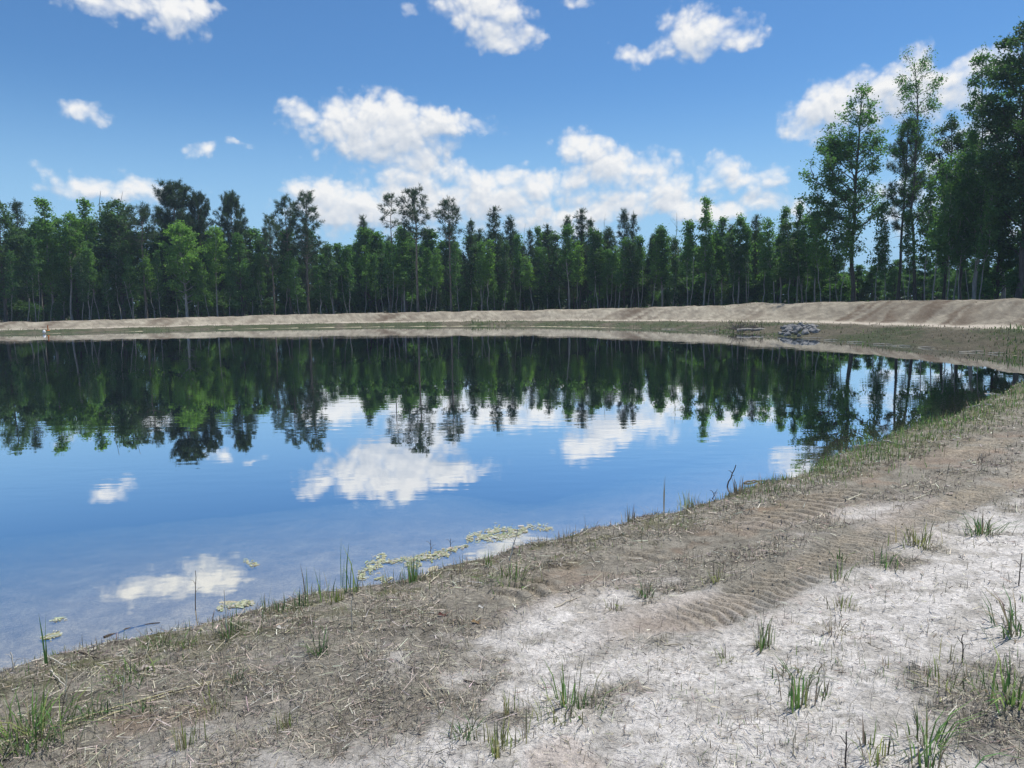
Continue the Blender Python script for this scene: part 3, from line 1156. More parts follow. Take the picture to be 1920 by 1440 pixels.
TREE_Y = lambda px: float(np.interp(px, [-400, 0, 480, 785, 1000, 1200, 1320, 1440, 1605, 1720, 1830, 1920, 2200], [84, 86, 90, 91, 89, 84, 81, 76, 68, 64, 59, 55, 46]))

# skyline trees: kind, name, foot column, tip row, depth offset, label, group, turn, width
BARE = 'tall pine with a long bare trunk standing forward of the dark wood'
SKY = [
    ('oak_broad_0', 'broadleaf_tree', 8, 378, 0, 'broad leafy tree with thin pale saplings at its foot beyond the pond', None, .3, .9),
    ('pine_young_0', 'pine_tree', 45, 384, 5, 'dark pine tip showing behind bright slim broadleaf trees', 'dark pines behind the leafy trees', 0, 1),
    ('gum_bright', 'broadleaf_tree', 100, 372, 1, 'tall slim light green tree with ragged top on a leaning pale trunk', 'tall slim light green trees', 0, 1.2),
    ('gum_slim_2', 'broadleaf_tree', 135, 400, 0, 'slim tree whose pale leaning trunk forks low above the sand bank', None, 0.4, 1.1),
    ('gum_bright', 'broadleaf_tree', 165, 372, 3, 'tall slim light green tree with ragged top on a leaning pale trunk', 'tall slim light green trees', 1.6, 1.2),
    ('snag', 'bare_tree', 200, 358, 8, 'thin almost leafless tree top rising behind a round dark crown', 'thin nearly bare tree tops', 0, 1.6),
    ('snag', 'bare_tree', 240, 358, 8, 'thin almost leafless tree top rising behind a round dark crown', 'thin nearly bare tree tops', 1.2, 1.3),
    ('oak_broad_0', 'broadleaf_tree', 232, 378, 2, 'broad round dark tree next to nearly bare tree tops', None, 2.0, 1.15),
    ('pine_tall_b', 'pine_tree', 272, 392, -1, 'pine with a thick straight pale trunk below a dark broad crown', None, .5, 1.2),
    ('pine_round', 'pine_tree', 335, 353, 4, 'highest dark pine with a dense rounded crown above a bright leafy tree', None, 0, 1.0),
    ('pine_round', 'pine_tree', 382, 372, 5, 'dark pine with a small rounded crown beside the densest pine crown', 'smaller dark rounded pines', 1, .62),
    ('pine_round', 'pine_tree', 445, 372, 4, 'dark pine with a small rounded crown beside the densest pine crown', 'smaller dark rounded pines', 2, .66),
    ('oak_broad_2', 'broadleaf_tree', 350, 418, -2, 'broad bright green tree with foliage almost to the sand bank', None, 0, 1.0),
    ('gum_slim_2', 'broadleaf_tree', 408, 425, -1, 'slim light green tree tight beside a broad bright green tree', None, 1, 1.0),
    ('oak_broad_1', 'broadleaf_tree', 455, 440, -1, 'green bushy tree in front of dark rounded pine', None, 2, .85),
    ('pine_tall_c', 'pine_tree', 515, 410, 0, 'pine with leaning trunk and thin see-through crown beside denser pine', None, 0, .8),
    ('pine_tall_c', 'pine_tree', 545, 377, 4, 'pine crown crowded behind the tall pine with see-through lower branches', None, 1.5, .85),
    ('pine_tall_c', 'pine_tree', 578, 368, 0, 'tall pine with see-through crown reaching halfway down its dark trunk', None, 3.0, .95),
    ('gum_slim_0', 'broadleaf_tree', 600, 498, -3, 'small light green tree at the forest edge below the tall pines', None, 0, 1.5),
    ('oak_broad_1', 'broadleaf_tree', 640, 458, 8, 'low leafy tree in the dip of the treetops', 'low leafy trees in the dip', 0, 1.0),
    ('oak_broad_1', 'broadleaf_tree', 662, 462, 9, 'low leafy tree in the dip of the treetops', 'low leafy trees in the dip', 2, 1.0),
    ('pine_young_1', 'pine_tree', 686, 412, 4, 'pointed young pine rising alone beside the dip in the treetops', None, 0, .9),
    ('pine_young_2', 'pine_tree', 702, 436, 6, 'shorter pointed pine tucked beside a taller pointed one', None, 0, .9),
    ('pine_flag', 'pine_tree', 733, 370, 3, 'thin pine with a small flag-like crown tilted to one side', None, 2.4, 1.0),
    ('pine_tall_a', 'pine_tree', 785, 364, -3, BARE, 'bare trunked pines', 0, 1.0),
    ('pine_tall_b', 'pine_tree', 845, 381, -3, BARE, 'bare trunked pines', 1, 1.0),
    ('gum_slim_0', 'broadleaf_tree', 757, 425, -1, 'green slim tree between two tall pines', None, 1, 1.2),
    ('pine_young_0', 'pine_tree', 885, 418, 2, 'dark pointed pine, first in its row counted from the bare trunked pines', 'dark pointed pines', 1, 1.05),
    ('pine_young_1', 'pine_tree', 927, 396, 2, 'dark pointed pine, second in its row counted from the bare trunked pines', 'dark pointed pines', 2, 1.0),
    ('pine_young_2', 'pine_tree', 958, 412, 3, 'dark pointed pine, third in its row counted from the bare trunked pines', 'dark pointed pines', 3, .95),
    ('snag', 'bare_tree', 985, 418, 5, 'thin dead top among the dark pointed pines', 'dead tops among pines', 0, .9),
    ('pine_young_0', 'pine_tree', 996, 436, 2, 'dark pointed pine, fourth in its row counted from the bare trunked pines', 'dark pointed pines', 4, 1.0),
    ('pine_young_1', 'pine_tree', 1030, 428, 1, 'dark pointed pine, fifth in its row counted from the bare trunked pines', 'dark pointed pines', 5, .95),
    ('pine_young_2', 'pine_tree', 1064, 412, 2, 'dark pointed pine, sixth in its row counted from the bare trunked pines', 'dark pointed pines', .5, .85),
    ('pine_young_1', 'pine_tree', 1088, 400, 1, 'dark pointed pine, seventh in its row counted from the bare trunked pines', 'dark pointed pines', 1.5, 1.0),
    ('pine_young_0', 'pine_tree', 1108, 416, 3, 'dark pointed pine, eighth in its row counted from the bare trunked pines', 'dark pointed pines', 2.5, .9),
    ('snag', 'bare_tree', 1134, 398, 5, 'thin dead top among the dark pointed pines', 'dead tops among pines', 1, .6),
    ('oak_broad_1', 'broadleaf_tree', 1125, 436, -1, 'rounded green tree in front of dark pointed pines', None, 1, .75),
    ('pine_young_2', 'pine_tree', 1171, 400, 1, 'pointed pine with paired tips next to a rounded green tree', 'paired pine tips', 3.5, .85),
    ('pine_young_0', 'pine_tree', 1187, 406, 2, 'pointed pine with paired tips next to a rounded green tree', 'paired pine tips', .2, .7),
    ('gum_slim_1', 'broadleaf_tree', 1240, 424, 0, 'loose green tree with arching top twigs beside a bright pointed tree', None, 0, 1.25),
    ('snag', 'bare_tree', 1268, 398, 2, 'crooked thin bare tree beside the bright pointed tree', None, 2, 1.2),
    ('gum_bright', 'broadleaf_tree', 1318, 370, -1, 'tall bright green pointed tree standing above its neighbours', None, .4, 1.0),
    ('gum_slim_0', 'broadleaf_tree', 1352, 408, 1, 'slim green tree in the row between the bright pointed tree and the big trees', 'slim trees near the big trees', 1, 1.1),
    ('gum_slim_1', 'broadleaf_tree', 1386, 402, 0, 'slim green tree in the row between the bright pointed tree and the big trees', 'slim trees near the big trees', 2, 1.1),
    ('pine_young_1', 'pine_tree', 1413, 410, 3, 'dark young pine among slim green trees', None, 2, 1.0),
    ('gum_slim_0', 'broadleaf_tree', 1465, 388, 1, 'slim green tree in the row between the bright pointed tree and the big trees', 'slim trees near the big trees', 3, 1.0),
    ('gum_slim_0', 'broadleaf_tree', 1495, 382, 1, 'slim green tree in the row between the bright pointed tree and the big trees', 'slim trees near the big trees', 4, .9),
    ('gum_slim_1', 'broadleaf_tree', 1525, 400, 0, 'slim green tree in the row between the bright pointed tree and the big trees', 'slim trees near the big trees', 5, 1.0),
    ('sweetgum_big', 'broadleaf_tree', 1600, 160, 0, 'big leafy tree with long limbs reaching out over the berm', None, 0, 1.0),
    ('pine_dark', 'pine_tree', 1682, 235, 1, 'dark pine with clumped foliage between two big leafy trees', None, 0, .75),
    ('slender_sparse', 'broadleaf_tree', 1716, 112, 0, 'tall thin tree with sparse airy top against white cloud', None, 0, 1.0),
    ('oak_tall_dark', 'broadleaf_tree', 1768, 215, 4, 'dark tree behind the pale thin stems, half hidden by taller crowns', None, 0, .8),
    ('gum_tall', 'broadleaf_tree', 1825, 88, -1, 'tall leafy tree with slim pale trunk and pointed top', None, 0, .85),
    ('oak_tall_dark', 'broadleaf_tree', 1905, 40, 0, 'tallest dark dense tree at the end of the berm', None, 1, 1.0),
    ('oak_tall_dark', 'broadleaf_tree', 2010, 60, -2, 'dark dense tree further along the berm past the tallest one', 'dark trees further along the berm', 2, 1.0),
    ('gum_tall', 'broadleaf_tree', 1880, 160, 6, 'leafy tree filling in behind the tallest dark tree', None, 2, 1.1),
    ('oak_tall_dark', 'broadleaf_tree', 1960, 130, 5, 'dense dark tree close behind the tallest dark tree', None, 4, 1.0),
    ('oak_tall_dark', 'broadleaf_tree', 1800, 250, 8, 'shorter dark tree filling the gap beside the tall pointed leafy tree', None, 5, .9),
    ('oak_broad_1', 'broadleaf_tree', 1870, 400, 2, 'bushy low tree under the tallest dark tree', 'bushy low trees under the tall ones', 1, 1.2),
    ('oak_broad_1', 'broadleaf_tree', 1935, 380, 2, 'bushy low tree under the tallest dark tree', 'bushy low trees under the tall ones', 3, 1.2),
    ('oak_tall_dark', 'broadleaf_tree', 2150, 60, -2, 'dark dense tree further along the berm past the tallest one', 'dark trees further along the berm', 3, 1.0),
]
for key, name, px, top, dy, lab, grp, rot, wide in SKY:
    plant_px(key, name, px, top, TREE_Y(px) + dy, lab, grp, rot, wide)

ZONES = [(190, 'below the tall slim light green trees'), (320, 'by the broad round dark tree'), (480, 'beside the broad bright green tree'),
         (615, 'by the tall pines with see-through crowns'), (700, 'under the dip in the treetops'), (775, 'beside the thin flag-topped pine'), (870, 'by the long bare pine trunks'),
         (1000, 'below the dark pointed pines and dead top'), (1110, 'under the last dark pointed pines'), (1215, 'by the pair of pine tips'), (1290, 'beside the crooked bare tree'),
         (1420, 'around the tall bright pointed tree'), (9999, 'near the big tree with long limbs')]


def zone(px):
    for lim, t in ZONES:
        if px < lim:
            return t


# slim pale-stemmed trees along the forest edge (foot column, crown tip row)
EDGE = [(20, 500), (48, 470), (66, 485), (92, 500), (118, 520), (152, 480), (166, 500), (186, 490), (205, 520), (226, 470), (250, 500), (290, 500), (300, 480),
        (330, 500), (372, 510), (392, 500), (430, 505), (470, 515), (492, 490), (534, 500), (560, 520), (628, 490), (655, 500), (684, 470), (706, 500), (718, 510), (730, 470), (742, 490), (753, 460), (768, 465),
        (800, 490), (815, 505), (860, 480), (880, 495), (902, 470), (915, 480), (928, 500), (944, 480), (975, 480), (1002, 500), (1027, 470), (1053, 470), (1068, 450), (1083, 470), (1114, 460), (1122, 470),
        (1140, 470), (1152, 465), (1160, 480), (1184, 460), (1198, 480), (1222, 460), (1242, 450), (1262, 470), (1290, 450), (1326, 460), (1340, 470), (1378, 440), (1400, 450), (1430, 450), (1452, 440), (1480, 440), (1511, 430), (1540, 420), (1556, 430), (1572, 450)]
for i, (px, top) in enumerate(EDGE):
    plant_px('sapling_%d' % (i % 4), 'slim_tree', px, top - 18 + random.uniform(-22, 18), TREE_Y(px) + random.uniform(-3.2, .5),
             ('slim green', 'slim dark', 'twin stemmed', 'slim bright')[i % 4] + ' tree on a pale stem ' + zone(px), 'slim trees along the forest edge', random.uniform(0, 6.28), random.uniform(.8, 1.15))
for px, top, lab in ((1732, 330, 0), (1748, 300, 0), (1776, 350, 0), (1788, 290, 0), (1796, 330, 0), (1822, 330, 0), (1836, 340, 0), (1640, 380, 0), (1702, 400, 0), (1660, 420, 0), (1575, 390, 0)):
    plant_px('sapling_%d' % (px % 4), 'slim_tree', px, top, TREE_Y(px) - 2.0 + random.uniform(-1, 1),
             'thin pale stemmed tree ' + ('under the big tree with long limbs' if px < 1650 else 'between the dark pine and the tall sparse tree' if px < 1715 else 'between the tall sparse tree and the tall pointed leafy tree' if px < 1800 else 'at the foot of the tall pointed leafy tree'), 'thin stems among the big trees', random.uniform(0, 6.28), .8)

# the wood behind: rows that close the gaps between the trunks
rows = []
for dy, step, kinds, lo, hi in ((4.5, 30, ['pine_young_0', 'oak_broad_1', 'gum_slim_0', 'pine_young_2', 'gum_slim_1', 'pine_young_1'], 420, 500),
                                (10, 32, ['oak_broad_1', 'pine_young_1', 'oak_broad_0', 'gum_slim_0'], 430, 470),
                                (17, 34, ['pine_young_1', 'oak_broad_0', 'oak_broad_1'], 440, 470)):
    px = -120
    while px < 1560:
        rows.append((px + random.uniform(-12, 12), dy + random.uniform(-2, 2), random.choice(kinds), random.uniform(lo, hi)))
        px += step * random.uniform(.8, 1.2)
for px, dy, key, top in rows:
    if 600 < px < 672:
        top = max(top, 468)
    if px < 470:
        top -= 25
    kind = {'pine': 'dark pine', 'gum_': 'slim leafy tree', 'oak_': 'broad leafy tree'}[key[:4]]
    nm, lab, grp = (('pine_tree' if 'pine' in key else 'broadleaf_tree'), kind + ' inside the wood ' + zone(px), 'trees inside the wood')
    plant_px(key, nm, px, top + random.uniform(-10, 14), TREE_Y(px) + dy, lab, grp, random.uniform(0, 6.28), random.uniform(.85, 1.5))
# undergrowth
for i in range(72):
    px = -60 + i * 23 + random.uniform(-9, 9)
    Y = TREE_Y(px) + random.uniform(.5, 7)
    b = at_y(px, 575, Y)
    plant('shrub_%d' % (i % 2), 'shrub', b[0], Y, random.uniform(1.8, 3.6), ('dark' if i % 2 == 0 else 'green') + ' leafy shrub in the undergrowth ' + zone(px), 'shrubs in the undergrowth', 'shrub', None, random.uniform(.9, 1.4))
# low wood seen far off between the big trees
for i in range(26):
    px = 1530 + i * 20 + random.uniform(-8, 8)
    Y = TREE_Y(px) + random.uniform(14, 30)
    plant_px('oak_broad_1' if i % 3 else 'gum_slim_0', 'broadleaf_tree', px, random.uniform(478, 505), Y, 'low leafy tree seen far back between the trunks of the big trees', 'low far trees behind the big trees', random.uniform(0, 6.28), 1.6)

# far wood that closes the view between the trunks: one leafy mass nobody could count
def build_far_wood():
    rg = np.random.default_rng(31)
    g = Geo()
    n = 30000
    px = rg.uniform(-260, 1560, n)
    base = np.array([TREE_Y(p) for p in px]) + 24
    dy = rg.uniform(0, 9, n)
    Y = base + dy
    X = (px - CXP) / FPX * Y
    top = 4.6 + 1.6 * fbm(px, px * 0, .02, 3, 7)
    zz = rg.uniform(0, 1, n) ** .9 * top + gzs(np.stack([X, Y], 1)) * 1.0
    g.leaves(np.stack([X, Y, zz], 1), .62, rg, .2)
    n = 14000
    px = rg.uniform(1540, 2500, n)
    Y = np.array([TREE_Y(p) for p in px]) + 30 + rg.uniform(0, 8, n)
    X = (px - CXP) / FPX * Y
    zz = rg.uniform(0, 1, n) * (4.2 + fbm(px, px * 0, .02, 3, 7)) + gzs(np.stack([X, Y], 1))
    g.leaves(np.stack([X, Y, zz], 1), .6, rg, .2)
    o = link('far_wood', g.mesh('far_wood', M_OAK))
    tag(o, 'dark leafy wood closing the view deep behind the tree trunks', 'wood', kind='stuff')


build_far_wood()


# ------------------------------------------------------------------ small plants and litter near the camera
def blade_mesh(name, P, h, w, az, lean, col, mat, droop=.5):
    """tapered bending blades: two joints and a tip"""
    n = len(P)
    dx, dy = np.cos(az), np.sin(az)
    side = np.stack([-dy, dx, np.zeros(n)], 1)
    out = np.stack([dx, dy, np.zeros(n)], 1)
    upv = np.array([[0, 0, 1.]])
    h, w, lean = h[:, None], w[:, None], lean[:, None]
    mid = P + upv * h * .55 + out * h * lean * .35
    tip = P + upv * h * (1 - .45 * np.minimum(lean, 1.2) * droop) + out * h * lean
    V = np.stack([P - side * w * .5, P + side * w * .5, mid + side * w * .42, mid - side * w * .42, tip], 1).reshape(-1, 3)
    i = np.arange(n)[:, None] * 5
    f4 = np.concatenate([i, i + 1, i + 2, i + 3], 1)
    f3 = np.concatenate([i + 3, i + 2, i + 4], 1)
    C = np.repeat(col, 5, 0)
    return make_mesh(name, V, [f4, f3], mat, False, cols={'Col': C})


def jitter_cols(base, n, rg, amt=.25):
    base = np.asarray(base, float)
    pick = base[rg.integers(0, len(base), n)]
    return np.clip(pick * (1 + rg.normal(size=(n, 1)) * amt) * (1 + rg.normal(size=(n, 3)) * .06), .004, .8)


def scatter(n, rmin, rmax, rg, a0=-39, a1=39):
    a = np.radians(rg.uniform(a0, a1, n))
    r = np.exp(rg.uniform(math.log(rmin), math.log(rmax), n))
    return np.stack([r * np.sin(a), r * np.cos(a)], 1)


STRAWC = [(.42, .375, .29), (.33, .295, .235), (.24, .212, .172), (.16, .143, .118), (.50, .46, .385), (.10, .09, .075)]
GREENC = [(.13, .25, .06), (.18, .30, .08), (.10, .20, .06), (.24, .31, .10)]
DRYC = [(.29, .255, .175), (.37, .325, .23), (.23, .20, .15), (.20, .185, .11)]


def near_stuff():
    rg = np.random.default_rng(77)
    P = scatter(430000, 2.1, 26, rg)
    z, s, c = terrain(P[:, 0], P[:, 1], True)
    rut = np.minimum(np.abs(polyline_coords(P[:, 0], P[:, 1], RUT_LOW)[0]), np.abs(polyline_coords(P[:, 0], P[:, 1], RUT_UP)[0]))
    bare = 1 - .9 * (1 - sstep(.20, .34, rut))
    lum = c.mean(1)
    clump = fbm(P[:, 0], P[:, 1], 2.2, 3, 201)
    far_keep = P[:, 1] < 24
    # lying straw
    pr = np.where(lum < .37, .60, .20) * (.45 + .75 * sstep(-.5, .5, clump))
    k = (s > -.03) & far_keep & (rg.uniform(size=len(P)) < pr * .52 * bare)
    Q, zq, rq = P[k], z[k], np.hypot(P[k, 0], P[k, 1])
    n = len(Q)
    a = rg.uniform(0, math.pi, n)
    ln = (rg.gamma(2.2, .017, n) + .012) * np.where(lum[k] < .37, 1.0, .6)
    wd = np.maximum(.0013, rq * .00036) * rg.uniform(.7, 1.5, n)
    d = np.stack([np.cos(a), np.sin(a), rg.normal(size=n) * .22], 1)
    sd = np.stack([-np.sin(a), np.cos(a), rg.normal(size=n) * .5], 1)
    B = np.column_stack([Q, zq + .006 + np.abs(d[:, 2]) * ln * .45 + wd * .4])
    A0, A1 = B - d * ln[:, None] * .5, B + d * ln[:, None] * .5
    V = np.stack([A0 - sd * wd[:, None], A0 + sd * wd[:, None], A1 + sd * wd[:, None] * .6, A1 - sd * wd[:, None] * .6], 1).reshape(-1, 3)
    col = jitter_cols(STRAWC, n, rg)
    me = make_mesh('straw_litter', V, np.arange(4 * n).reshape(n, 4), M_STRAW, cols={'Col': np.repeat(col, 4, 0)})
    tag(link('straw_litter', me), 'dry straw and grass litter scattered over the near bank', 'straw litter', kind='stuff')
    # short dead stubble
    k = (s > .02) & far_keep & (rg.uniform(size=len(P)) < np.where(lum < .37, .24, .03) * (.25 + 1.1 * sstep(-.2, .6, clump)) * bare)
    Q, zq, rq = P[k], z[k], np.hypot(P[k, 0], P[k, 1])
    n = len(Q)
    me = blade_mesh('dead_stubble', np.column_stack([Q, zq - .004]), rg.gamma(2.5, .016, n) + .012, np.maximum(.002, rq * .00055) * rg.uniform(.7, 1.4, n),
                    rg.uniform(0, 6.28, n), rg.gamma(2, .25, n), jitter_cols(DRYC + STRAWC[1:4], n, rg), M_STRAW)
    tag(link('dead_stubble', me), 'short dead grass stubble standing on the near bank', 'stubble', kind='stuff')
    # green grass: thick along the water further off, thin elsewhere
    P = scatter(260000, 2.1, 34, rg)
    z, s = terrain(P[:, 0], P[:, 1], True)[:2]
    rq = np.hypot(P[:, 0], P[:, 1])
    clump = fbm(P[:, 0], P[:, 1], 1.6, 3, 211)
    strip = np.exp(-((s - .35) / (.38 + .02 * rq)) ** 2) * (.10 + .9 * sstep(7, 11, rq))
    sparse = .035 * sstep(.35, .75, clump) + .16 * np.exp(-(((P[:, 0] - 2.0) / .8) ** 2 + ((P[:, 1] - 2.9) / 1.0) ** 2)) * sstep(0, .5, clump)
    pr = strip * sstep(-.5, .5, clump + .3) * 1.1 + sparse
    k = (s > -.08) & (P[:, 1] < 31) & (rg.uniform(size=len(P)) < pr)
    Q, zq, rq = P[k], z[k], rq[k]
    n = len(Q)
    cc = np.where((rg.uniform(size=n) < .48 + .27 * sstep(7, 12, rq))[:, None], jitter_cols(GREENC, n, rg), jitter_cols(DRYC, n, rg))
    me = blade_mesh('bank_grass', np.column_stack([Q, zq - .005]), (rg.gamma(3, .015, n) + .015) * (1 + .5 * sstep(6, 12, rq)), np.maximum(.003, rq * .0007) * rg.uniform(.7, 1.3, n),
                    rg.uniform(0, 6.28, n), rg.gamma(2, .2, n), cc, M_GRASS)
    tag(link('bank_grass', me), 'low green and brown grass growing along the near waterline', 'grass', kind='stuff')
    # weeds on the far slope
    n0 = 200000
    a = np.radians(rg.uniform(-40, 44, n0))
    px = np.tan(a)
    Yl = rg.uniform(24, 84, n0)
    P = np.stack([px * Yl, Yl], 1)
    z, s = terrain(P[:, 0], P[:, 1], True)[:2]
    q = s / np.interp(a, CR_AZ, CR_S)
    n5 = fbm(P[:, 0], P[:, 1], .22, 3, 95)
    pxl = CXP + FPX * np.tan(a)
    patch = np.exp(-((pxl - 905) / 55) ** 2) + np.exp(-((pxl - 1390) / 60) ** 2) * .8 + np.exp(-((pxl - 1900) / 60) ** 2) * .8 + np.exp(-((pxl - 800) / 22) ** 2) * .7
    crest = (q > .88) & (q < 1.12) & (rg.uniform(size=n0) < .10 * sstep(-.1, .4, n5))
    k = crest | (s > -.1) & (q < .42) & (rg.uniform(size=n0) < np.clip(.12 + .25 * sstep(-.1, .5, n5) + patch * .55 * sstep(-.5, .2, n5 + .3), 0, 1))
    Q, zq = P[k], z[k]
    n = len(Q)
    me = blade_mesh('far_bank_weeds', np.column_stack([Q, zq - .01]), (rg.gamma(2.5, .03, n) + .03) * (1 + .8 * sstep(.3, 1, patch[k])), np.full(n, .035) * rg.uniform(.6, 1.4, n),
                    rg.uniform(0, 6.28, n), rg.gamma(2, .25, n), np.where((rg.uniform(size=n) < np.clip(.25 + patch[k] * .7 + .3 * n5[k], 0, .95))[:, None], jitter_cols(GREENC, n, rg) * .6, jitter_cols(DRYC, n, rg) * .7), M_GRASS)
    tag(link('far_bank_weeds', me), 'low green weeds on the slope of the far bank', 'weeds', kind='stuff')


near_stuff()


def ground_at(px, py):
    """where the ray through that place of the photograph meets the bank (or the water)"""
    d = ray(px, py)
    t = np.linspace(1.5, 45, 2600)
    X, Y, Z = d[0] * t, d[1] * t, CAM_H + d[2] * t
    g_ = np.maximum(terrain(X, Y), -.03)
    i = int(np.argmax(Z <= g_))
    return np.array([X[i], Y[i], g_[i]])


def tuft(name, px, py, hpx, n, spread, cols, label, cat, group=None, lean=.35, width=.006, mat=None, dry=.38, hvar=.4):
    rg = np.random.default_rng(int(px * 7 + py))
    b = ground_at(px, py)
    r = math.hypot(b[0], b[1])
    h = hpx / FPX * r * 1.0
    n = int(n * 1.7)
    P = rg.normal(size=(n, 3)) * np.array([spread, spread, 0])
    zz = terrain(b[0] + P[:, 0], b[1] + P[:, 1])
    P[:, 2] = np.minimum(zz - b[2], .02) - .01
    hh = h * np.clip(rg.normal(1 - hvar, hvar, n), .2, 1.1)
    hh[0] = h
    az = np.where(rg.uniform(size=n) < .7, np.arctan2(P[:, 1], P[:, 0]), rg.uniform(0, 6.28, n))
    col = np.where((rg.uniform(size=n) < dry)[:, None], jitter_cols(DRYC, n, rg), jitter_cols(cols, n, rg))
    me = blade_mesh(name, P, hh, max(width, r * .0011) * rg.uniform(.7, 1.25, n), az, np.abs(rg.normal(0, lean * 1.5, n)) + .05, col, mat or M_GRASS)
    o = link(name, me, None, b)
    tag(o, label, cat, group)
    return o


YEL = [(.30, .34, .10), (.25, .32, .09), (.36, .37, .15)]
DKG = [(.075, .16, .055), (.10, .19, .06)]
TUFTS = [
    (1062, 1318, 105, 12, .035, GREENC, 'tallest green grass tuft with drooping blades on white sand', .3, .007),
    (1090, 1338, 62, 26, .05, GREENC, 'leafy grass tuft just beside the tallest green tuft', .35, .006),
    (1040, 1352, 45, 26, .05, YEL, 'yellow green tuft mixed with straw beside the tallest tuft', .3, .005),
    (872, 1378, 34, 46, .035, DKG, 'low dense dark green tuft on sand near orange clay', .7, .006),
    (932, 1408, 52, 44, .035, YEL, 'upright yellow green clump of short blades on white sand', .15, .006),
    (1500, 1325, 78, 20, .035, GREENC, 'green tuft of stiff upright blades alone on the white sand', .16, .008),
    (1545, 1308, 34, 8, .015, GREENC, 'tiny tuft next to the stiff upright tuft on white sand', .15, .006),
    (1430, 1215, 62, 34, .03, GREENC, 'narrow tall green tuft on the border of grey soil and white sand', .12, .006),
    (1362, 1240, 34, 20, .03, YEL, 'small yellowish tuft below the lug tracks', .3, .005),
    (1568, 1088, 44, 16, .035, GREENC, 'slender tuft at the edge of the lug tracked rut', .3, .006),
    (1575, 1050, 30, 14, .03, GREENC, 'short tuft touching the lug tracked rut', .4, .006),
    (1660, 1065, 38, 16, .04, GREENC, 'open green tuft on pale sand past the rut', .3, .006),
    (1895, 1320, 78, 40, .06, GREENC, 'big leafy green tuft in the brown weedy corner of the path', .5, .008),
    (1912, 1190, 62, 44, .07, DKG, 'dark green clump growing past the big leafy tuft', .6, .008),
    (1738, 1400, 72, 34, .05, GREENC, 'spreading green tuft amid brown stubble', .5, .007),
    (1628, 1395, 70, 6, .012, GREENC, 'single stiff green shoot standing by brown stubble', .1, .008),
    (1648, 1432, 50, 22, .04, YEL, 'yellowish tuft at the foot of the single stiff shoot', .3, .006),
    (1742, 1446, 60, 22, .04, GREENC, 'bright tuft next to the spreading tuft in brown stubble', .4, .007),
    (58, 1390, 85, 130, .10, GREENC, 'wide bushy green tuft lying over dry straw', .7, .006),
    (178, 1345, 36, 40, .035, DKG, 'small dark green tuft under a pale dry stalk', .6, .006),
    (272, 1332, 26, 26, .03, DKG, 'little green weed in a dark hollow of the bank', .6, .006),
    (400, 1325, 32, 46, .06, YEL, 'mossy yellow green patch of grass below an orange clod', .4, .005),
    (348, 1400, 64, 30, .03, YEL, 'thin yellow stems in a loose upright tuft on grey sand', .15, .004),
    (538, 1368, 44, 30, .03, YEL, 'faded yellow tuft on grey sand above orange clay', .3, .005),
    (597, 1225, 44, 36, .03, DKG, 'dark green weed between orange clods', .5, .006),
    (440, 1282, 34, 22, .025, DKG, 'green sprout in the crack between two orange clods', .4, .006),
    (955, 1345, 62, 10, .02, YEL, 'leggy yellowish stem with few leaves on sand', .15, .006),
    (985, 1388, 66, 12, .025, YEL, 'leggy stems beside the upright yellow green clump', .2, .005),
    (1210, 1120, 30, 40, .03, DKG, 'round green weed on grey soil by the rut', .6, .006),
    (1150, 1145, 30, 20, .03, YEL, 'yellow weed at the upper edge of the white sand', .4, .005),
    (960, 1090, 30, 90, .09, GREENC, 'bright green grass patch on the moist bank near floating algae', .5, .005),
    (1345, 1090, 36, 24, .04, YEL, 'pale green tuft amid dead grass on the lug tracks', .4, .006),
    (1720, 1020, 40, 60, .07, YEL, 'broad faded tuft on the pale path beyond the rut', .5, .006),
    (1840, 1000, 34, 60, .06, DKG, 'dark matted tuft lying on the pale path', .7, .006),
    (1770, 1290, 40, 30, .06, YEL, 'straggly yellowish tuft at the edge of the weedy corner', .5, .006),
    (1780, 1240, 60, 5, .02, YEL, 'tall thin seed stalk at the edge of the weedy corner', .08, .005),
    (1560, 1185, 30, 40, .07, DRYC, 'sprawling dry brown tuft on white sand', .9, .005),
    (1490, 1270, 26, 40, .05, DKG, 'flat dark green weed behind the stiff upright tuft', .9, .006),
    (1575, 1140, 34, 20, .04, YEL, 'loose pale tuft standing on the white sand past the rut', .3, .006),
    (430, 1190, 36, 50, .05, DKG, 'dark reedy clump at the waterline by a pale stalk', .4, .006),
    (350, 1212, 30, 40, .04, GREENC, 'short green clump at the muddy waterline', .4, .006),
    (300, 1215, 38, 26, .05, DKG, 'sprawling green sedge hanging over the shallow water', .7, .006),
    (240, 1275, 34, 80, .08, GREENC, 'mat of green grass on the mud by a fallen pale stalk', .7, .006),
]
for (px, py, hp, n, sp, cols, lab, lean, wd) in TUFTS:
    tuft('grass_tuft', px, py, hp, n, sp, cols, lab, 'grass tuft', 'grass tufts on the near bank', lean, wd)

